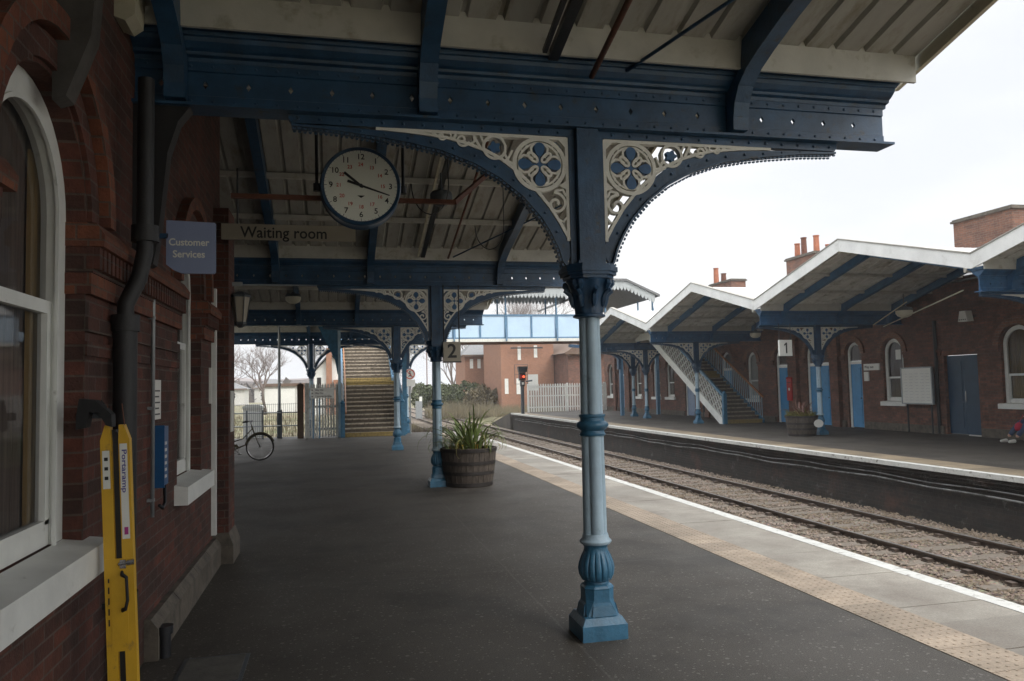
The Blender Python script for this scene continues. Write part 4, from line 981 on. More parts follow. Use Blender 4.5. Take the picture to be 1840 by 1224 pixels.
for a in (18.36, 18.98):
    for z0_, z1_ in ((.2, .9), (1.0, 2.15)): m.box(xf-.015, xf, a, a+.45, z0_, z1_)
d = m.build('double_door', m_doord, fb, world=True)
m = MB(); m.tube([(xf-.05, 18.82, .98), (xf-.05, 18.82, 1.28)], .014, 6); m.build('handle', m_chrome, d, world=True)
m = MB(); m.box(xf-.06, FX+.0, 18.3, 18.72, 0.0, .035); m.build('doorstep', m_whited, d, world=True)
for yq in (19.75, 34.9): m = MB(); m.tube([(FX-.06, yq, 0.02), (FX-.06, yq, 3.4)], .05, 8); m.build('drainpipe', m_black, fb, world=True)
# chimneys
def chimney(x0, x1, y0, y1, z0, z1, pots, mb_, cap=.12):
    m = MB(); m.box(x0, x1, y0, y1, z0, z1-.12); c = m.build('chimney', mb_, fb, world=True)
    m = MB(); m.box(x0-.07, x1+.07, y0-.07, y1+.07, z1-.119, z1-.05); m.box(x0-.03, x1+.03, y0-.03, y1+.03, z1-.049, z1); m.build('chimney_cap', m_stone, c, world=True)
    for i, (px, py, h, r_) in enumerate(pots):
        m = MB(); m.lathe([(r_*1.1, 0), (r_, .06), (r_*.88, h-.05), (r_*1.05, h-.04), (r_*1.05, h), (r_*.7, h)], (px, py, z1+.001), 14); m.build('chimney_pot', m_terra if i != 1 else m_rust, c, world=True)
chimney(20.0, 20.9, 28.85, 31.0, 5.2, 7.2, [(20.3, 30.55, .62, .13), (20.3, 30.05, .8, .13), (20.3, 29.15, .72, .13), (20.7, 28.95, .3, .1)], m_brickc)
chimney(22.0, 22.9, 39.6, 42.2, 5.2, 7.55, [(22.3, 41.9, .95, .16), (22.3, 41.0, .5, .16)], m_brickc)
chimney(21.0, 22.6, 20.0, 22.38, 5.0, 7.12, [], m_brickc)
# notice board, signs and boxes on the far wall
nbd = thing('notice_board', 'large white framed notice board standing against the far brick wall', 'notice board', (FX-.25, 20.36, 0))
m = MB(); m.box(-.03, .03, -.62, .60, .92, 1.98); m.build('board', m_signw, nbd)
m = MB(); m.box(-.045, .035, -.66, -.621, .88, 2.02); m.box(-.045, .035, .601, .64, .88, 2.02); m.box(-.045, .035, -.62, .60, 1.981, 2.02); m.box(-.045, .035, -.62, .6, .88, .919); m.build('frame', m_steel, nbd)
m = MB()
for i in range(5):
    for j in range(10): m.box(-.032, -.0305, -.55+.23*i, -.40+.23*i-.03*((i*j) % 3), 1.0+.09*j, 1.012+.09*j)
m.build('timetable_print', mat('grey_print', (.5, .5, .51), .6, 0, 3, 0), nbd)
for yy in (-.5, .5): m = MB(); m.tube([(.05, yy, 0), (.05, yy, 1.9)], .025, 8); m.build('post', m_black, nbd)
def wallplate(nm, lab, cat, y0, y1, z0, z1, mt, txt=None, size=.1):
    t_ = thing(nm, lab, cat, (FX-.02, (y0+y1)/2, z0)); m = MB(); m.box(-.02, .019, -(y1-y0)/2, (y1-y0)/2, 0, z1-z0); p = m.build('panel', mt, t_)
    if txt:
        text(txt, size, m_ink, p, 'lettering', Matrix.Translation((-.0215, .12, (z1-z0)/2)) @ Matrix.Rotation(-pi/2, 4, 'Z') @ FRONT, .001, bold=.002)
    return t_
wallplate('wall_sign', 'white Way out sign between the narrow blue door and the window', 'sign', 22.28, 23.05, 1.98, 2.2, m_signw, 'Way out', .13)
wallplate('wall_notice', 'small white notice directly under the Way out sign', 'notice', 22.83, 23.05, 1.62, 1.93, m_signw)
pb = thing('wall_post_box', 'red post box on the brick wall between two blue doors', 'post box', (FX-.2, 27.3, .9))
m = MB(); m.box(0, .19, -.17, .17, 0, .85); m.prism([(-.02, .851), (.19, .851), (.19, .93), (.02, .93)], 'y', -.19, .19); m.build('box', m_red, pb)
m = MB(); m.box(-.008, -.001, -.11, .11, .70, .73); m.build('slot', m_black, pb)
m = MB(); m.lathe([(.06, 0), (.06, .006)], n=14); m.v = [(-.002-c, a, b+.45) for a, b, c in m.v]; m.build('white_plate', m_signw, pb)
ls = thing('loudspeaker', 'grey white horn loudspeaker on the far wall above the dark double door', 'loudspeaker', (FX-.3, 18.3, 3.25))
m = MB(); m.prism([(-.17, 0), (.17, 0), (.1, .3), (-.1, .3)], 'x', -.1, .12)
m.build('horn', m_signw, ls); m = MB()
for k in range(4): m.box(-.105, -.1005, -.12+.07*k, -.08+.07*k, .04, .07)
m.build('grille', m_grey, ls); m = MB(); m.tube([(.1, 0, .15), (.3, 0, .15)], .02, 6); m.build('bracket', m_grey, ls)
for (p, q, lab) in (((14.9, 17.6, 3.72), (16.2, 20.6, 3.35), 'pale rod hanging under the far canopy, in front of the big cream lamp'), ((13.2, 13.9, 3.55), (16.4, 20.4, 3.28), 'long pale rod under the far canopy, above the loudspeaker')):
    t_ = thing('tie_rod', lab, 'tie rod', p); MB().tube([(0, 0, 0), tuple(b-a for a, b in zip(p, q))], .016, 6).build('rod', m_creamd, t_)

# ------------------------------------------------------------------ footbridge and stairs
BY0, BY1, BZ, BT = 39.5, 41.6, 4.08, 5.50
br = thing('footbridge', 'pale blue panelled footbridge with a scalloped white canopy roof crossing the tracks', 'footbridge', (9, 40.5, 0))
m = MB(); m.box(.3, 17.6, BY0+.06, BY1, BZ-.05, BZ+.12); m.build('deck', m_rust, br, world=True)
for yy, sg in ((BY0, -1), (BY1, 1)):
    m = MB(); m.box(.3, 17.6, yy-.012, yy+.012, BZ+.14, BT-.08); m.build('side_panel', m_panel, br, world=True)
    m = MB(); m.box(.3, 17.6, yy-.06, yy+.06, BT-.08, BT); m.box(.3, 17.6, yy-.03, yy-.0125, BZ+.141, BZ+.22); m.build('side_rail', m_brpost, br, world=True)
    m = MB(); m.box(.3, 17.6, yy-.10, yy+.05, BZ-.02, BZ+.1385); m.build('bottom_flange', m_cream, br, world=True)
for i in range(13):
    x = 8.8+1.385*(i-5)
    if x > 17.4 or x < .4: continue
    big = (i % 2 == 1)
    m = MB(); w_ = .085 if big else .05
    m.box(x-w_, x+w_, BY0-.05, BY0-.031, BZ+.1388, BT-.082)
    if big:
        m.bar((x, BY0-.07, BT), (x, BY0-.07, BT+.32), .10, .06); m.lathe([(.05, 0), (.02, .12), (.012, .3), (.012, .95)], (x, BY0-.07, BT+.3), 6)
        m.prism([(BY0-.1, BZ+.0), (BY0-.25, BZ+.02), (BY0-.1, BZ+.75)], 'x', x-.025, x+.025)
    m.build('panel_post', m_brpost, br, world=True)
    if big:
        m = MB(); m.box(x-.04, x+.04, BY0-.02, BY0+.04, BT+.001, 6.55); m.box(x-.04, x+.04, BY1-.04, BY1+.02, BT+.001, 6.55); m.build('roof_post', m_brpost, br, world=True)
def valance(x0, x1, y, z0f, h, step=.2, nm='valance', mt=None):
    m = MB(); n = int((x1-x0)/step)
    for i in range(n):
        a = x0+i*step; za, zb_ = z0f(a), z0f(a+step); zc = (za+zb_)/2
        m.add([(a, y, za), (a+step, y, zb_), (a+step, y, zb_-h*.5), (a+step*.93, y, zc-h*.75), (a+step*.5, y, zc-h), (a+step*.07, y, zc-h*.75), (a, y, za-h*.5)], [(0, 1, 2, 3, 4, 5, 6)])
    v = list(m.v); k = len(v); ff = list(m.f); m.v += [(a, b+.03, c) for a, b, c in v]; m.f += [tuple(i+k for i in q) for q in ff]
    for q in ff:
        for i in range(len(q)): a, b = q[i], q[(i+1) % len(q)]; m.f.append((a, b, b+k, a+k))
    return m
ZE = 6.86
valance(.5, 13.0, BY0-.45, lambda x: ZE, .55).build('valance', m_valp, br, world=True)
valance(.5, 13.0, BY1+.45, lambda x: ZE, .55).build('valance', m_valp, br, world=True)
m = MB(); m.prism([(BY0-.5, ZE), (BY1+.5, ZE), ((BY0+BY1)/2, ZE+.42)], 'x', .4, 14.2); m.build('roof', m_slate, br, world=True)
pk = 14.95; zf = lambda x: 7.22-.44*max(0, abs(x-pk)-.35)
valance(12.75, 17.15, BY0-.75, zf, .5).build('gable_valance', m_valp, br, world=True)
m = MB(); P = [(x, zf(x)+.01) for x in (12.7, pk-.35, pk+.35, 17.2)]; m.prism(P+[(x, z+.12) for x, z in P[::-1]], 'y', BY0-.85, BY1+6); m.build('gable_roof', m_slate, br, world=True)
# support arch near the far platform
m = MB(); P = [(15.15-3.6*sin(t), 3.0+1.02*(cos(t)**.5 if cos(t) > 0 else 0)) for t in [0]]
arcP = [(15.1-3.8*(1-cos(t)), 3.0+.85*sin(t)) for t in [pi/2*i/12 for i in range(13)]]
m.ribbon([(15.1, 2.5)]+arcP[:11], .16, BY0+.0, BY0+.25)
m.build('support_arch', m_iron, br, world=True)
for x in (.35, 2.6):
    m = MB(); m.box(x-.09, x+.09, BY0-.4, BY0-.22, -.1, BZ-.051); m.build('leg', m_brpost, br, world=True)
for x in (15.2, 17.3):
    m = MB(); m.box(x-.09, x+.09, BY0-.0, BY0+.18, -.1, BZ-.051); m.build('leg', m_brpost, br, world=True)

def stair(name, label, x0, x1, y0, zt, far):
    s = thing(name, label, 'stairs', ((x0+x1)/2, y0, 0)); n = 26; rise = zt/n; run = .285; land = 1.25
    y = y0; z = 0; m = MB(); rr = MB(); mm = MB(); pts = []
    treads = []
    for i in range(n):
        if i == 13 and not far:
            m.box(x0, x1, y, y+land, z-.04, z); y += land
            rr.build('risers', m_riser, s, world=True); rr = MB()
        rr.box(x0, x1, y+.02, y+.04, z, z+rise-.045)
        m.box(x0, x1, y-.0, y+run+.03, z+rise-.045, z+rise)
        if i in (0, 12, 13):
            mm = MB(); mm.box(x0+.02, x1-.02, y-.006, y-.001, z+rise-.05, z+rise+.002); mm.box(x0+.02, x1-.02, y+.012, y+.018, z+.01, z+rise-.055); mm.box(x0+.02, x1-.02, y, y+.06, z+rise+.001, z+rise+.003); mm.build('step_edging', m_must, s, world=True)
        y += run; z += rise
    m.box(x0, x1, y, BY0-.02, zt-.05, zt-.001)
    m.build('treads', m_tread, s, world=True); rr.build('risers', m_riser, s, world=True)
    prof_ = [(y0-.0, 0.02), (y, zt), (BY0-.1, zt)] if far else [(y0-.0, 0.02), (y0+13*run, 13*rise), (y0+13*run+land, 13*rise), (y, zt), (BY0-.1, zt)]
    def strip(x, a, b, w_, mt, nm):
        q = MB(); P = prof_; q.prism([(p[0], p[1]+a) for p in P]+[(p[0], p[1]+b) for p in P[::-1]], 'x', x-w_/2, x+w_/2); return q.build(nm, mt, s, world=True)
    for k, x in enumerate((x0-.05, x1+.05)):
        strip(x, -.22 if k or far else -.22, .14, .07, m_white if (far and k == 0) else m_base, 'stringer')
        if (far and k == 1):
            strip(x, 1.0, 1.06, .07, m_hand, 'handrail')
            q = MB(); yy = y0+.1
            while yy < y:
                zz = 0
                for a, b in zip(prof_, prof_[1:]):
                    if a[0] <= yy <= b[0]: zz = a[1]+(b[1]-a[1])*(yy-a[0])/(b[0]-a[0])
                q.box(x-.012, x+.012, yy-.012, yy+.012, zz+.14, zz+1.0); yy += .16
            q.build('balusters', m_pale, s, world=True)
        else:
            strip(x, 1.04, 1.16, .09, m_base, 'handrail')
            q = MB(); zz = lambda yy: next((a[1]+(b[1]-a[1])*(yy-a[0])/(b[0]-a[0]) for a, b in zip(prof_, prof_[1:]) if a[0] <= yy <= b[0]), zt)
            st_ = .33; yy = y0-1.05
            while yy < y:
                for dr in (1, -1):
                    seg = []
                    for t in [i/14 for i in range(15)]:
                        h = .14+.9*t; Y_ = yy+(h if dr > 0 else 1.04-h+.14)*1.0
                        if y0 < Y_ < y: seg.append((x, Y_, zz(Y_)+h))
                    if len(seg) > 2: q.bar(seg[0], seg[-1], .02, .055 if far else .035, (1, 0, 0))
                yy += st_
            q.build('lattice', m_white if far else m_brpost, s, world=True)
        for yy, zz_ in (((y0-.03, 0),) if not (far and k) else ()):
            q = MB(); q.box(x-.075, x+.075, yy-.075, yy+.075, zz_, 1.22); q.lathe([(.07, 1.221), (.085, 1.25), (.05, 1.3), (.02, 1.34)], (x, yy, 0), 10); q.build('newel_post', m_base if not (far and k) else m_pale, s, world=True)
    if not far:
        strip(x0+.07, .82, .88, .05, m_hand, 'inner_handrail')
        q = MB(); q.prism([(x0-.9, 4.05), (x0-.1, 4.05), (x0-.1, 2.3), (x0-.22, 2.3), (x0-.3, 2.8)], 'y', y0+.3, y0+.36); q.build('gusset', m_base, s, world=True)
        for x in (x0-.1,): q = MB(); q.box(x-.1, x, y0+.2, y0+.36, 0, 4.0); q.build('support_post', m_pale, s, world=True)
        q = MB(); q.box(x1+.1, x1+.26, y0+.6, y0+.78, 0, 3.4); q.build('support_post', m_base, s, world=True)
    return s
stair('staircase', 'near wooden footbridge staircase with mustard yellow step edges', .32, 2.38, 28.6, 4.1, False)
stair('staircase', 'far footbridge staircase with a white lattice side and brown handrail', 15.35, 17.0, 28.5, 4.1, True)

# ------------------------------------------------------------------ planters
def tub(x, y, r_, h, label, plant, plabel, oval=False, seed=1):
    random.seed(seed)
    t_ = thing('barrel_planter', label, 'planter', (x, y, 0)); n = 28
    rb = r_*.82
    def ring(rr, z, k): return [(rr*(1 if (i % 2) else .985)*cos(2*pi*i/n), rr*(1 if (i % 2) else .985)*sin(2*pi*i/n), z) for i in range(n)]
    st_ = MB()
    for i in range(n):
        a0, a1 = 2*pi*(i+.03)/n, 2*pi*(i+.97)/n; hh = h+random.uniform(-.008, .008); dr = random.uniform(-.004, .004)
        vs = []
        for zz, rr in ((0, rb), (h*.4, rb+(r_-rb)*.55), (hh, r_)):
            for a in (a0, a1):
                for q in (rr+dr, rr-.03): vs.append((q*cos(a), q*sin(a), zz))
        st_.add(vs, [(0, 1, 3, 2), (8, 10, 11, 9)]+[f_ for o in (0, 4) for f_ in ((o, o+2, o+6, o+4), (o+1, o+5, o+7, o+3), (o, o+4, o+5, o+1), (o+2, o+3, o+7, o+6))])
    B = st_.build('staves', m_wood, t_)
    for q in (.07, .36, .62, .95):
        rr = rb+(r_-rb)*q**.9+.006; MB().lathe([(rr, h*q-.03), (rr+.006, h*q-.03), (rr+.010, h*q+.03 if q < .9 else h*q+.02), (rr+.002, h*q+.03 if q < .9 else h*q+.02)], n=40, cap=False).build('hoop', m_hoop, t_, smooth=R(30))
    MB().lathe([(r_*.1, h-.05), (r_-.035, h-.06), (r_-.035, h-.12)], n=24).build('soil', m_soil, t_)
    if oval:
        m = MB(); m.prism([(.16*cos(a), .12*sin(a)) for a in [2*pi*i/24 for i in range(24)]], 'y', 0, -.012); m.v = [(a+.28, b-r_*.93, c+h*.62) for a, b, c in m.v]; m.build('oval_plaque', m_signw, t_)
    p = thing(*plant, (x, y, h-.05)); p['label'] = plabel
    return t_, p
def blades(nb_, r0, lens, wd, droop, mt, p, nm, up_=(20, 70)):
    m = MB()
    for i in range(nb_):
        a = random.uniform(0, 2*pi); rr = r0*math.sqrt(random.random()); x, y = rr*cos(a+.7), rr*sin(a+.7)
        ln = random.uniform(*lens); el = R(random.uniform(*up_)); w0 = wd*random.uniform(.7, 1.2); z = 0; d = droop*random.uniform(.4, 1.6); n = 9
        tw = random.uniform(-.5, .5); P = []
        e = el
        for k in range(n+1):
            w_ = w0*(1-(k/n)**2.2)*(.6+.4*min(1, k/2)); sx, sy = -sin(a+tw), cos(a+tw)
            P += [(x-sx*w_/2, y-sy*w_/2, z), (x, y, z-w_*.22), (x+sx*w_/2, y+sy*w_/2, z)]
            x += cos(e)*cos(a)*ln/n; y += cos(e)*sin(a)*ln/n; z += sin(e)*ln/n; e -= d*(k+1)/n*.55
        m.add(P, [(3*k+j, 3*k+j+1, 3*k+j+4, 3*k+j+3) for k in range(n) for j in (0, 1)])
    return m.build(nm, mt, p, smooth=True, fix=False)
t1, p1 = tub(2.27, 13.42, .49, .66, 'half barrel planter of dark oak staves beside the second column on the near platform', ('potted_plant', '', 'plant'), 'green strap leaved plant with yellow flowers in the near half barrel', seed=3)
blades(58, .22, (.6, 1.2), .048, 1.0, m_leaf, p1, 'strap_leaves', (42, 86))
blades(30, .3, (.6, 1.05), .026, 1.5, mat('yellowing_leaf', (.26, .24, .08), .5, .3, 20, .1, 30), p1, 'yellowing_leaves', (40, 80))
blades(26, .42, (.35, .7), .03, 1.2, m_leaf, p1, 'side_leaves', (40, 80))
def flowers(p, n_, r_, mt, nm, z=.1):
    m = MB()
    for i in range(n_):
        a = random.uniform(0, 6.28); rr = r_*math.sqrt(random.random()); x, y, zz = rr*cos(a), rr*sin(a), z*random.uniform(.6, 1.4)
        m.tube([(x, y, 0), (x, y, zz)], .003, 4)
        for k in range(5): b = k*2*pi/5; m.add([(x, y, zz), (x+.022*cos(b-.5), y+.022*sin(b-.5), zz+.01), (x+.032*cos(b), y+.032*sin(b), zz+.008), (x+.022*cos(b+.5), y+.022*sin(b+.5), zz+.01)], [(0, 1, 2, 3)])
    m.build(nm, mt, p, fix=False)
flowers(p1, 16, .38, m_flow, 'yellow_flowers'); flowers(p1, 9, .38, m_floww, 'white_flowers', .13)
t2, p2 = tub(13.93, 21.15, .48, .62, 'half barrel planter with a white oval plaque on the far platform', ('potted_plant', '', 'plant'), 'reddish spiky plant over low yellow growth in the far half barrel', oval=True, seed=5)
blades(60, .16, (.4, .8), .035, .5, m_leafr, p2, 'red_leaves', (35, 80)); blades(260, .42, (.15, .34), .03, .6, mat('yellow_green_leaf', (.2, .19, .05), .6, .3, 20, 0), p2, 'low_foliage', (40, 85))

# ------------------------------------------------------------------ bicycle
random.seed(11)
bk = thing('bicycle', 'old bronze framed bicycle with dropped chainguard parked past the brick pier', 'bicycle', (-1.83, 20.3, 0), rz=R(3))
WR = .34
def wheel(cx, nm):
    m = MB(); m.tube([(cx+(WR-.016)*cos(a), 0, WR+(WR-.016)*sin(a)) for a in [2*pi*i/40 for i in range(40)]], .017, 8, True); W = m.build(nm, bpy.data.materials['tyre'] if 'tyre' in bpy.data.materials else mat('tyre', (.035, .032, .028), .8, .1, 8, 0), bk, smooth=True)
    m = MB(); m.tube([(cx+(WR-.04)*cos(a), 0, WR+(WR-.04)*sin(a)) for a in [2*pi*i/40 for i in range(40)]], .011, 6, True); m.build('rim', m_chrome, W)
    m = MB()
    for i in range(28): a = 2*pi*i/28; m.tube([(cx+.02*cos(a+.8), .02*(-1)**i, WR+.02*sin(a+.8)), (cx+(WR-.045)*cos(a), 0, WR+(WR-.045)*sin(a))], .0016, 3)
    m.tube([(cx, -.045, WR), (cx, .045, WR)], .02, 8); m.build('spokes', m_chrome, W)
wheel(0, 'front_wheel'); wheel(-1.06, 'rear_wheel')
BBx, BBz = -.60, .30; ST = (-.76, .0, .80); HD0, HD1 = (-.13, 0, .66), (-.20, 0, .86)
m = MB(); m.tube([(BBx, 0, BBz), (ST[0], 0, ST[2])], .016, 8); m.tube([(BBx, 0, BBz), (-.35, 0, .40), HD0], .018, 8); m.tube([(-.66, 0, .48), (-.40, 0, .56), (HD1[0]+.02, 0, .80)], .014, 8)
for s_ in (-1, 1): m.tube([(BBx, s_*.03, BBz), (-1.06, s_*.055, WR)], .009, 6); m.tube([(-.72, s_*.02, .68), (-1.06, s_*.055, WR)], .008, 6)
m.tube([HD0, HD1], .019, 8); m.build('frame', m_bikef, bk, smooth=True)
m = MB()
for s_ in (-1, 1): m.tube([(-.125, s_*.02, .64), (-.10, s_*.05, .60), (-.05, s_*.055, .45), (0, s_*.05, WR)], .010, 6)
m.build('fork', m_bikef, bk, smooth=True)
m = MB(); m.tube([HD1, (-.225, 0, .95)], .012, 8)
for s_ in (-1, 1): m.tube([(-.225, 0, .95), (-.20, s_*.08, .965), (-.19, s_*.2, .99), (-.26, s_*.27, .98), (-.36, s_*.28, .97)], .011, 6)
m.build('handlebar', m_chrome, bk, smooth=True)
m = MB()
for s_ in (-1, 1): m.tube([(-.29, s_*.275, .977), (-.40, s_*.283, .965)], .016, 8)
m.build('grips', m_black, bk)
m = MB(); m.tube([(ST[0], 0, ST[2]), (-.785, 0, .90)], .011, 8); m.tube([(-.92, 0, .93), (-.86, 0, .935), (-.75, 0, .93), (-.64, 0, .925)], [.07, .085, .045, .02], 10); m.v = [(a, b*1.0, .93+(c-.93)*.45 if c > .9 else c) for a, b, c in m.v]; m.build('saddle', m_black, bk, smooth=True)
m = MB(); m.tube([(BBx+.10*cos(a), -.035, BBz+.10*sin(a)) for a in [2*pi*i/24 for i in range(24)]], .006, 5, True); m.tube([(BBx, -.05, BBz), (BBx+.12, -.06, BBz-.11)], .009, 6); m.tube([(BBx, .05, BBz), (BBx-.12, .06, BBz+.11)], .009, 6)
m.box(BBx+.08, BBx+.17, -.13, -.06, BBz-.13, BBz-.105); m.box(BBx-.17, BBx-.08, .06, .13, BBz+.10, BBz+.125)
for k in range(5): a = k*2*pi/5; m.tube([(BBx, -.035, BBz), (BBx+.1*cos(a), -.035, BBz+.1*sin(a))], .005, 4)
m.build('crankset', m_chrome, bk)
m = MB(); m.prism([(BBx+.13, BBz+.02), (BBx+.06, BBz+.125), (-1.1, WR+.07), (-1.1, WR+.03), (BBx-.05, BBz+.07)], 'y', -.05, -.04); m.build('chainguard', m_bikef, bk)
for cx, nm in ((0, 'mudguard'), (-1.06, 'mudguard')):
    m = MB(); m.tube([(cx+(WR+.012)*cos(a), 0, WR+(WR+.012)*sin(a)) for a in [R(20)+R(150)*i/16 for i in range(17)]], .018, 6); m.build(nm, m_bikef, bk, smooth=True)
m = MB(); m.tube([(-.68, .05, .27), (-.62, .24, .0)], .008, 6); m.build('kickstand', m_chrome, bk)

# ------------------------------------------------------------------ person on a bench (right edge)
bn = thing('bench', 'dark slatted bench against the far wall at the right edge of the view', 'bench', (17.35, 15.3, 0))
m = MB()
for k in range(4): m.box(-.22+.11*k, -.13+.11*k, -.9, .9, .43, .46)
m.build('seat', m_rust, bn); m = MB()
for k in range(3): m.box(.235, .26, -.9, .9, .55+.12*k, .63+.12*k)
m.build('backrest', m_rust, bn)
for yy in (-.75, .75): m = MB(); m.box(-.2, -.16, yy-.03, yy+.03, 0, .43); m.box(.2, .24, yy-.03, yy+.03, 0, .88); m.box(-.16, .2, yy-.03, yy+.03, .38, .425); m.build('leg', m_black, bn)
pe = thing('person', 'person in jeans, a dark coat and white trainers seated on the bench, legs stretched out', 'person', (17.3, 16.1, 0))
V = [(.02, 0, .56), (.08, 0, .75), (.12, 0, .98), (.12, 0, 1.10), (.09, 0, 1.18), (.05, 0, 1.27), (.05, 0, 1.36),
     (.0, .10, .55), (-.40, .14, .50), (-.62, .30, .14), (0, -.10, .55), (-.42, -.12, .52), (-.66, .02, .14),
     (.12, .18, 1.05), (.04, .24, .80), (-.16, .16, .68), (.12, -.18, 1.05), (.04, -.24, .80), (-.16, -.14, .68)]
E_ = [(0, 1), (1, 2), (2, 3), (3, 4), (4, 5), (5, 6), (0, 7), (7, 8), (8, 9), (0, 10), (10, 11), (11, 12), (3, 13), (13, 14), (14, 15), (3, 16), (16, 17), (17, 18)]
Rr = [.13, .13, .15, .10, .055, .09, .085, .09, .065, .042, .09, .065, .042, .06, .045, .03, .06, .045, .03]
skin('body', V, E_, Rr, m_skin, pe)
skin('jeans', [V[0], V[7], V[8], (-.60, .285, .17), V[10], V[11], (-.64, .01, .17)], [(0, 1), (1, 2), (2, 3), (0, 4), (4, 5), (5, 6)], [.145, .105, .08, .062, .105, .08, .062], m_jean, pe)
skin('coat', [(.02, 0, .60), (.08, 0, .75), (.12, 0, .98), (.12, 0, 1.10), (.12, .18, 1.05), (.04, .24, .80), (-.12, .17, .70), (.12, -.18, 1.05), (.04, -.24, .80), (-.12, -.15, .70)], [(0, 1), (1, 2), (2, 3), (3, 4), (4, 5), (5, 6), (3, 7), (7, 8), (8, 9)], [.155, .15, .17, .115, .078, .06, .048, .078, .06, .048], m_coat, pe)
for (fx, fy) in ((-.68, .32), (-.72, .04)):
    skin('trainer', [(fx+.06, fy, .06), (fx-.03, fy, .05), (fx-.17, fy, .04)], [(0, 1), (1, 2)], [(.045, .055), (.045, .05), (.04, .035)], m_signw, pe)
for s_ in (-1, 1):
    for k in range(4): q = (-.19, s_*.15+.018*(k-1.5), .665); skin('finger', [q, (q[0]-.04, q[1], .66), (q[0]-.065, q[1], .64)], [(0, 1), (1, 2)], [.009, .009, .007], m_skin, pe, 1)
    skin('thumb', [(-.16, s_*.15-s_*.03, .67), (-.19, s_*.15-s_*.05, .66)], [(0, 1)], [.01, .008], m_skin, pe, 1)
skin('hair', [(.08, 0, 1.24), (.10, 0, 1.34), (.05, 0, 1.40)], [(0, 1), (1, 2)], [.085, .095, .085], m_hair, pe)
m = MB(); m.add([(-.04, -.015, 1.31), (-.04, .015, 1.31), (-.065, 0, 1.285), (-.035, 0, 1.34)], [(0, 1, 2), (0, 3, 1), (0, 2, 3), (1, 3, 2)]); m.build('nose', m_skin, pe)
for s_ in (-1, 1): m = MB(); m.lathe([(.003, -.006), (.009, 0), (.003, .006)], (-.033, s_*.032, 1.335), 8); m.build('eye', m_ink, pe)
m = MB(); m.box(-.042, -.03, -.02, .02, 1.262, 1.268); m.build('mouth', m_redink, pe)
bg_ = thing('shoulder_bag', 'bright red bag hanging by the seated person at the right edge', 'bag', (16.74, 16.12, .3))
m = MB(); m.lathe([(.03, .0), (.10, .02), (.12, .09), (.10, .17), (.05, .21), (.03, .22)], n=16); m.v = [(a, b*.7, c) for a, b, c in m.v]; m.build('bag', m_redbag, bg_, smooth=True)
MB().tube([(0, .0, .2), (.05, -.03, .32), (.1, -.05, .42)], .008, 6).build('strap', m_redbag, bg_)

# ================================================================== BACKGROUND
random.seed(21)
def tree(x, y, z, h, spread, label, tr=.16, seed=1, lean=0, levels=5, mt=None, first=.28):
    random.seed(seed); t_ = thing('bare_tree', label, 'tree', (x, y, z), group='bare winter trees'); T = MB(); B = MB()
    def grow(p, d, l, r_, lv):
        n = 3; P = [p]; q = Vector(p); dd = Vector(d)
        for i in range(n):
            dd = (dd+Vector((random.uniform(-.16, .16), random.uniform(-.16, .16), random.uniform(-.02, .14)))).normalized(); q = q+dd*l/n; P.append(tuple(q))
        (T if lv == 0 else B).tube(P, [r_*(1-.35*i/n) for i in range(n+1)], 6 if lv < 2 else 3)
        if lv >= levels: return
        k = random.choice((3, 4)) if lv > 0 else 5
        for j in range(k):
            a = 2*pi*j/k+random.uniform(-.5, .5); tilt = random.uniform(.35, .8)*(spread if lv < 3 else 1)
            o = dd.orthogonal().normalized(); o2 = dd.cross(o); nd = (dd*cos(tilt)+(o*cos(a)+o2*sin(a))*sin(tilt)).normalized()
            nd.z = max(nd.z, -.05)+.12; nd.normalize()
            st = Vector(P[-1 if j < 2 else random.choice((2, 3))]); grow(tuple(st), nd, l*random.uniform(.58, .82), r_*.55, lv+1)
    grow((0, 0, 0), (lean, 0, 1), h*first, tr, 0)
    T.build('trunk', m_bark, t_, smooth=True, fix=False); B.build('crown', mt or m_twig, t_, fix=False); return t_
tree(-5.5, 66, -.3, 7.5, 1.0, 'spreading bare tree above the pale shed, behind the lamp post', .15, 4)
tree(-8.9, 64, -.3, 7.6, 1.1, 'bare tree half hidden by the brick pier, left of the pale shed', .14, 8)
tree(14.6, 96, -.4, 12.5, 1.0, 'bare tree with pale twigs left of the smaller brick house', .2, 12, levels=6)
tree(24.0, 100, -.4, 18, .8, 'tall bare tree rising between the footbridge side and its roof', .28, 15, levels=6)
tree(20.5, 110, -.4, 17, .8, 'second tall bare tree seen through the footbridge opening, left of the other', .26, 19, levels=5)
tree(8.6, 120, -.4, 9, .9, 'distant low bare tree beyond the green hedge', .2, 23, levels=5)
# distant land, wood and houses on the left
m = MB(); pts = [(-400+16*i, 330+20*sin(i*.7), 5.5+3.2*sin(i*.37)+1.4*sin(i*1.3)) for i in range(60)]
for x, y, z in pts: m.v += [(x, y, -1), (x, y, z*.9), (x, y+70, z*1.15)]
for i in range(len(pts)-1): a = 3*i; m.f += [(a, a+3, a+4, a+1), (a+1, a+4, a+5, a+2)]
struct(m.build('hills', m_hill, fix=False))
def brushes(n_, fn, sz, mt, nm, label, cat, stuff=True):
    m = MB()
    for _ in range(n_):
        x, y, z, s_ = fn(); a = random.uniform(0, 6.28); e = random.uniform(-1, 1); s_ *= sz
        u = Vector((cos(a), sin(a), random.uniform(-.4, .4)))*s_; v = Vector((-sin(a)*e, cos(a)*e, 1)).normalized()*s_*1.4
        p = Vector((x, y, z)); m.add([p-u, p-v*.4, p+u, p+v], [(0, 1, 2, 3)])
    o = m.build(nm, mt, fix=False); tag(o, label, cat, kind='stuff' if stuff else None); return o
G = random.gauss; U = random.uniform
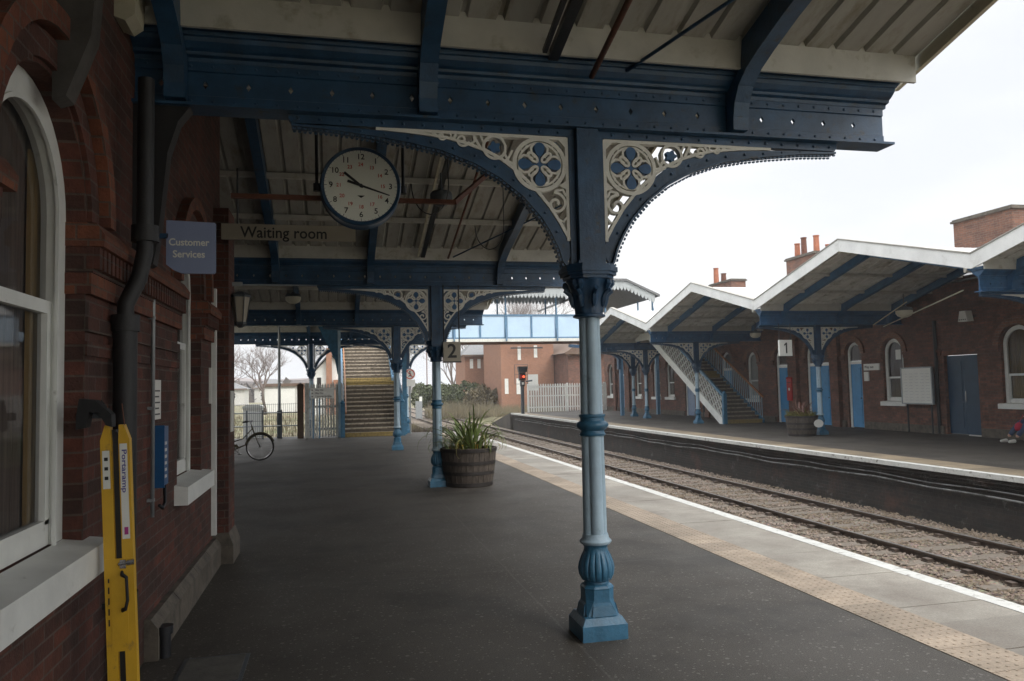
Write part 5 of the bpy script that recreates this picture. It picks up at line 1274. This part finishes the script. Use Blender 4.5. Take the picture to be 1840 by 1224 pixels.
brushes(5000, lambda: (U(-70, -9), U(150, 175), U(-.5, 3.6)*U(.3, 1), U(.5, 1.2)), .8, m_bark, 'far_wood', 'low brown wood along the horizon left of the shed', 'wood')
def hedge_clumps(cl, n_):
    def f_():
        cx, cy, cz, rx, ry, rz_ = random.choice(cl); a = U(0, 6.28); b = math.acos(U(-1, 1)); r_ = U(.75, 1.08)
        return (cx+rx*r_*sin(b)*cos(a), cy+ry*r_*sin(b)*sin(a), max(-.5, cz+rz_*r_*cos(b)), U(.6, 1.3))
    return f_
cl = [(7.6+.85*i+U(-.2, .2), 71+U(-1, 1), .9+U(-.25, .25), .85, 1.2, 1.35+U(-.35, .2)) for i in range(7)]
tag(brushes(9000, hedge_clumps(cl, 0), .09, m_hedge, 'hedge', '', '', False), 'dense green evergreen hedge beside the line past the footbridge', 'hedge')
cl = [(12.0+.55*i, 69+U(-1, 1), .5+U(-.2, .4), .8, 1, 1.1) for i in range(6)]
tag(brushes(4200, hedge_clumps(cl, 0), .10, mat('brown_shrub', (.11, .09, .05), .85, .4, 2, 0), 'shrub', '', '', False), 'straggly brown shrub in front of the two brick houses', 'shrub')
m = MB()
def stalks(n_, fx, h0, h1, m):
    for _ in range(n_):
        x, y, z = fx(); h = U(h0, h1); a = U(0, 6.28); w_ = .016; lx, ly = G(0, .12)*h, G(0, .12)*h
        m.add([(x-w_*cos(a), y-w_*sin(a), z), (x+w_*cos(a), y+w_*sin(a), z), (x+lx, y+ly, z+h)], [(0, 1, 2)])
stalks(4500, lambda: (U(11.9, 17.5), U(57, 68), -.6), .3, 1.0, m)
stalks(3500, lambda: (U(7.9, 13.5), U(64, 71), -1.0+U(0, .3)), .5, 1.7, m)
stalks(3500, lambda: (U(3.0, 5.2), U(31, 60), -.9), .15, .55, m)
stalks(6000, lambda: (U(-14, 2.2), U(31, 60), -.15), .1, .4, m)
tag(m.build('dry_grass', m_reed, fix=False), 'tall dry straw coloured grass along the line beyond the platforms', 'dry grass', kind='stuff')
m = MB(); stalks(900, lambda: (U(2.9, 4.9), U(30.35, 31.2), -.25), .2, .5, m); tag(m.build('brown_weeds', m_bark, fix=False), 'dark brown weeds at the end of the near platform', 'weeds', kind='stuff')

def house(name, label, cat, x0, x1, y0, y1, ze, zr, wins, hip=True, mbr=None, sep=None):
    h = thing(name, label, cat, ((x0+x1)/2, y0, -.4)); m = MB(); m.box(x0, x1, y0, y1, -.4, ze); m.build('wall', mbr or m_brickh, h, world=True)
    m = MB(); ov = .35; xm0, xm1 = (x0+x1)/2-(x1-x0)*.1, (x0+x1)/2+(x1-x0)*.1; ym = (y0+y1)/2
    if hip: V = [(x0-ov, y0-ov, ze), (x1+ov, y0-ov, ze), (x1+ov, y1+ov, ze), (x0-ov, y1+ov, ze), (xm0, ym, zr), (xm1, ym, zr)]; m.add(V, [(0, 1, 5, 4), (1, 2, 5), (2, 3, 4, 5), (3, 0, 4), (3, 2, 1, 0)])
    else: m.prism([(x0-ov, ze), (x1+ov, ze), ((x0+x1)/2, zr)], 'y', y0-ov, y1+ov)
    m.build('roof', m_slate if hip else m_rooft, h, world=True)
    m = MB(); m.box(x0-ov-.02, x1+ov+.02, y0-ov-.08, y0-ov-.001, ze-.12, ze+.06); m.build('gutter', m_rooft, h, world=True)
    for (a, b, c, d) in wins:
        m = MB(); yf = y0-.03
        m.box(a, b, yf-.03, y0-.001, c-.08, c); m.box(a, a+.07, yf, y0-.001, c+.001, d); m.box(b-.07, b, yf, y0-.001, c+.001, d); m.box(a+.071, b-.071, yf, y0-.001, d-.07, d); m.box(a+.071, b-.071, yf, y0-.001, (c+d)/2-.03, (c+d)/2+.03)
        W = m.build('window', m_white, h, world=True); m = MB(); m.box(a+.07, b-.07, y0-.012, y0-.002, c, d-.07); m.build('pane', m_dark if b-a > .5 else m_signw, W, world=True)
    return h
house('brick_house', 'smaller orange brick house with a hipped slate roof and two slit windows', 'house', 12.5, 15.8, 75, 81, 4.85, 6.3, [(13.0, 13.32, 3.65, 4.5), (13.75, 14.07, 3.65, 4.5)])
hb = house('brick_house', 'larger orange brick house behind the signal and the white picket fence', 'house', 14.2, 19.0, 66, 74, 6.2, 7.9, [(15.72, 16.0, 4.1, 5.2), (17.2, 17.5, 4.3, 5.3), (14.5, 14.82, 1.15, 2.4), (15.55, 15.9, 1.1, 2.4)])
m = MB(); m.box(15.0, 17.9, 65.55, 65.62, 5.0, 5.12); m.build('cable', m_black, hb, world=True)
hc = house('brick_house', 'dark brown old brick house with a low tiled roof, right of the larger orange house', 'house', 19.1, 25, 62, 72, 4.4, 6.6, [(20.9, 21.9, 2.6, 3.9), (22.8, 23.6, 2.6, 3.9)], False, m_brickf)
tag(brushes(1600, lambda: (15.5+U(-.5, .45), 74.5+U(-.3, .2), min(5.2, 3.6+G(0, .9)), 1), .08, m_hedge, 'ivy', '', '', False), 'dark green ivy climbing the gap between the two orange houses', 'ivy')
sh = thing('pale_shed', 'pale flat fronted shed with a brown flat roof beyond the railing', 'shed', (-4.3, 70, -.4)); m = MB(); m.box(-6.1, -2.9, 70, 74, -.4, 2.155); m.build('wall', m_render, sh, world=True)
m = MB(); m.box(-6.25, -2.25, 69.8, 74.2, 2.16, 2.42); m.build('flat_roof', m_rooft, sh, world=True)
m = MB(); m.box(-2.89, -2.35, 69.95, 74, -.4, 2.155); m.build('brick_end', m_brickh, sh, world=True)
for a in (-5.9, -4.6): m = MB(); m.box(a, a+1.2, 69.93, 69.99, -.2, 1.95); m.build('door', m_signw, sh, world=True)
wh = thing('signal_box', 'white weatherboarded gabled building with a brick chimney behind the picket gate', 'building', (-.3, 60, -.3))
m = MB(); m.prism([(-1.5, -.3), (.9, -.3), (.9, 3.1), (-.3, 4.4), (-1.5, 3.1)], 'y', 60, 64); m.build('wall', m_white, wh, world=True)
m = MB(); m.prism([(-1.75, 2.95), (-.3, 4.5), (1.15, 2.95), (1.15, 3.07), (-.3, 4.65), (-1.75, 3.07)], 'y', 59.7, 64.2); m.build('roof', m_slate, wh, world=True)
m = MB(); m.box(-.62, -.2, 59.5, 59.98, -.3, 4.9); m.box(-.1, .75, 59.2, 59.98, -.3, 2.5); m.build('chimney', m_brickh, wh, world=True)
m = MB(); m.box(-1.3, -1.0, 59.97, 59.995, 1.9, 2.7); m.build('window', m_dark, wh, world=True)
for k, (x, y, w_, hh, lab) in enumerate(((-20, 120, 7, 3.2, 'distant brown roofed house nearest to the shed'), (-32, 135, 8, 3.4, 'distant brown roofed house behind the bare tree'), (-14.5, 150, 6, 3.6, 'distant low house half hidden by the shed roof'))):
    house('distant_house', lab, 'house', x, x+w_, y, y+6, hh*.7, hh*1.15, [(x+1, x+2, .9, 1.7), (x+w_-2.2, x+w_-1.2, .9, 1.7)], True, m_render)
# railing at the platform end
rl = thing('railing', 'grey steel post and rail railing closing the left end of the near platform', 'railing', (-3, 29.35, 0))
m = MB()
for z in (.5, .98): m.tube([(-5.6, 0, z), (1.75, 0, z-.04)], .022, 8)
m.build('rail', m_steel, rl)
for x in (-4.6, -3.1, -1.9+.55, -.1, .45, 1.1): m = MB(); m.tube([(x, 0, 0), (x, 0, 1.05)], .028, 8); m.build('post', m_grey, rl)
m = MB()
for i in range(40): x = -1.0+.07*i; m.tube([(x, .05, .05), (x, .05, 1.28)], .006, 4)
for z in (.1, .65, 1.25): m.tube([(-1, .05, z), (1.75, .05, z)], .008, 4)
m.build('mesh_panel', m_grey, rl)
wp = thing('wooden_post', 'thick dark brown wooden post between the railing and the picket gate', 'post', (-1.22, 29.1, 0))
m = MB(); m.box(-.11, .11, -.08, .08, 0, 1.92); m.build('shaft', m_post, wp); m = MB(); m.prism([(-.13, 1.921), (.13, 1.921), (0, 2.02)], 'y', -.1, .1); m.build('cap', m_post, wp)
cb_ = thing('equipment_cabinet', 'white metal equipment cabinet with a domed lid behind the railing', 'cabinet', (-3.0, 30.6, -.12))
m = MB(); m.box(-.34, .34, -.25, .25, 0, 1.22); m.build('body', m_signw, cb_); m = MB(); m.prism([(-.38, 1.221), (.38, 1.221), (.36, 1.30), (.2, 1.36), (-.2, 1.36), (-.36, 1.30)], 'y', -.29, .29); m.build('lid', m_white, cb_)
m = MB(); m.box(-.30, -.01, -.262, -.2505, .1, 1.12); m.box(.01, .30, -.262, -.2505, .1, 1.12); m.build('door', m_white, cb_)
lp = thing('lamp_post', 'tall grey steel lamp post rising behind the railing', 'lamp post', (-1.99, 29.6, 0))
MB().tube([(0, 0, 0), (0, 0, 1.0)], .09, 14).build('base', m_grey, lp, smooth=R(40)); m = MB(); m.tube([(0, 0, 1.0), (0, 0, 5.4)], [.055, .04], 12); m.tube([(0, 0, 5.4), (0, -.5, 5.6)], .025, 8); m.build('column', m_steel, lp, smooth=R(40))
m = MB(); m.prism([(-.2, 0), (.2, 0), (.12, .1), (-.12, .1)], 'x', -.09, .09); m.v = [(a, b-.6, c+5.55) for a, b, c in m.v]; m.build('lamp_head', m_grey, lp)
# picket fences
def pickets(name, label, x0, x1, y, h, z, mt, step=.105, wd=.07, posts=()):
    t_ = thing(name, label, 'fence', ((x0+x1)/2, y, z)); x = x0-(x0+x1)/2; k = 0
    while x < (x1-x0)/2:
        m = MB(); hh = h+random.uniform(-.012, .012); a = random.uniform(-.006, .006)
        m.prism([(x, 0.03), (x+wd, 0.03), (x+wd+a, hh-.07), (x+wd/2+a, hh), (x+a, hh-.07)], 'y', -.012, .010); m.build('picket', mt, t_); x += step; k += 1
    m = MB()
    for z_ in (.28, h*.55, h-.25): m.box(-(x1-x0)/2, (x1-x0)/2, .011, .05, z_, z_+.08)
    m.build('rail', mt, t_)
    for p in posts: m = MB(); m.box(p-(x0+x1)/2-.06, p-(x0+x1)/2+.06, .051, .16, 0, h+.02); m.build('post', mt, t_)
    return t_
pickets('picket_gate', 'weathered pale picket gate beside the foot of the near staircase', -1.06, .22, 28.9, 1.98, 0, m_whited, .098, .07, (-1.0, .15))
pickets('picket_fence', 'white picket fence across the end of the far platform', 12.2, 17.6, 48.6, 1.85, 0, m_white, .165, .10, (12.25, 14.9, 17.5))
sg = thing('direction_sign', 'white three line direction sign on two blue posts by the picket gate', 'sign', (-.43, 28.55, 0))
for x in (-.33, -.12): m = MB(); m.tube([(x, 0.02, 0), (x, 0.02, 1.42)], .022, 8); m.build('post', m_brpost, sg)
m = MB(); m.box(-.42, .40, -.015, .01, 1.43, 1.80); p = m.build('panel', m_signw, sg)
for k, t_ in enumerate(('Way Out', 'Way Out', 'Customer Services')):
    z = 1.73-.115*k; text(t_, .088, m_ink, p, 'lettering', Matrix.Translation((-.26, -.0165, z)) @ FRONT, .001, 'LEFT', .001, .85)
    m = MB(); m.prism([(-.38, z-.03), (-.32, z), (-.38, z+.03)], 'y', -.018, -.0155); m.build('arrow', m_ink, p)
ns = thing('warning_sign', 'round red ringed no pedestrians sign at the foot of the near staircase', 'sign', (2.80, 29.6, 0))
m = MB(); m.prism([(.21*cos(a), 2.26+.21*sin(a)) for a in [2*pi*i/32 for i in range(32)]], 'y', -.012, 0); m.box(-.2, .2, -.011, 0, 1.80, 2.05); p = m.build('panel', m_signw, ns)
m = MB(); m.ribbon(arc(0, 2.26, .17, 0, 2*pi, 32)[:-1], .035, -.017, -.0125, True); m.ribbon([(-.12, 2.38), (.12, 2.14)], .025, -.018, -.0125); m.build('red_ring', m_redink, p)
m = MB(); m.prism([(.03*cos(a), 2.35+.03*sin(a)) for a in [2*pi*i/12 for i in range(12)]], 'y', -.016, -.0125)
m.ribbon([(.0, 2.32), (.01, 2.24), (-.05, 2.16)], .03, -.016, -.0125); m.ribbon([(.01, 2.24), (.05, 2.15)], .025, -.0155, -.0125); m.ribbon([(-.06, 2.27), (0, 2.3), (.06, 2.25)], .018, -.0155, -.0125); m.build('walking_figure', m_ink, p)
m = MB(); m.tube([(0, .03, 0), (0, .03, 2.45)], .03, 8); m.build('post', m_steel, ns)
# signal
sn = thing('railway_signal', 'railway signal showing red on a grey post at the end of the far platform', 'signal', (10.98, 45.6, -1.05)); sn.location.x = 11.35; sn.location.y = 46.6
m = MB(); m.tube([(0, 0, 0), (0, 0, 2.75)], .11, 14); m.build('post', m_grey, sn, smooth=R(40))
m = MB(); m.box(-.13, .13, -.16, .10, 2.751, 3.1); m.build('number_box', m_black, sn); m = MB(); m.box(-.07, .07, -.166, -.1605, 2.85, 3.0); m.build('plate', m_signw, sn)
m = MB(); m.box(-.2, .2, -.1, .12, 3.11, 3.62); m.prism([(-.28, 3.98), (.28, 3.98), (.24, 3.63), (-.24, 3.63)], 'y', -.32, .12); hd = m.build('signal_head', m_black, sn)
emr, ent, eb = nodes('red_signal_light'); eb.inputs['Base Color'].default_value = (.5, .02, .01, 1); eb.inputs['Emission Color'].default_value = (1, .09, .03, 1); eb.inputs['Emission Strength'].default_value = 1.6
m = MB(); m.lathe([(.075, 0), (.06, .02), (.0, .03)], n=18); m.v = [(a+.08, -.101-c, b+3.35) for a, b, c in m.v]; m.build('red_light', emr, hd)
m = MB(); m.box(-.18, -.03, -.11, -.101, 3.22, 3.5); m.build('red_plate', m_red, hd)
m = MB()
for x in (-.42, .42): m.tube([(x, .2, 2.9), (x, .2, 4.1)], .016, 6)
for z in (2.9, 3.5, 4.1): m.tube([(-.42, .2, z), (.42, .2, z)], .014, 6)
m.tube([(.2, -.1, 3.05), (.6, -.2, 3.1)], .05, 8); m.build('guard_frame', m_grey, sn)
wbd = thing('white_board', 'plain white board standing behind the picket fence by the signal', 'board', (13.2, 51, -.4)); m = MB(); m.box(-.35, .33, -.03, .03, 1.8, 2.9); m.build('panel', m_signw, wbd); m = MB(); m.box(-.05, .05, .031, .1, 0, 2.8); m.build('post', m_grey, wbd)
mk = thing('line_marker', 'small white lineside marker post in front of the green hedge', 'marker', (7.35, 68, -.9)); m = MB(); m.box(-.12, .12, -.05, .05, 0, 1.9); m.build('post', m_signw, mk); m = MB(); m.box(-.45, .1, -.2, .2, 0, 1.5); m.build('relay_box', m_steel, mk); 
rc = thing('radio_mast', 'thin distant mast above the hedge', 'mast', (17.5, 150, -.4)); MB().tube([(0, 0, 0), (0, 0, 9.5)], .1, 6).build('pole', m_rust, rc)

# ------------------------------------------------------------------ thin haze volume added to soften contrast and lift far shadows
bpy.context.view_layer.update()
HT = max((o.matrix_world @ Vector(c)).z for o in bpy.data.objects if o.type == 'MESH' for c in o.bound_box)+1

hm = bpy.data.materials.new('shadow_lifting_haze'); hm.use_nodes = True; hn = hm.node_tree; hn.nodes.clear()
ho = hn.nodes.new('ShaderNodeOutputMaterial'); hv = hn.nodes.new('ShaderNodeVolumePrincipled'); hv.inputs['Color'].default_value = (.9, .92, .95, 1); hv.inputs['Density'].default_value = .0009
hn.links.new(hv.outputs[0], ho.inputs['Volume'])
m = MB(); m.box(-1010, 1010, -70, 1010, -2.5, HT); struct(m.build('haze', hm), 'stuff', 'thin grey haze added over the whole station to lift its shadows', 'haze')
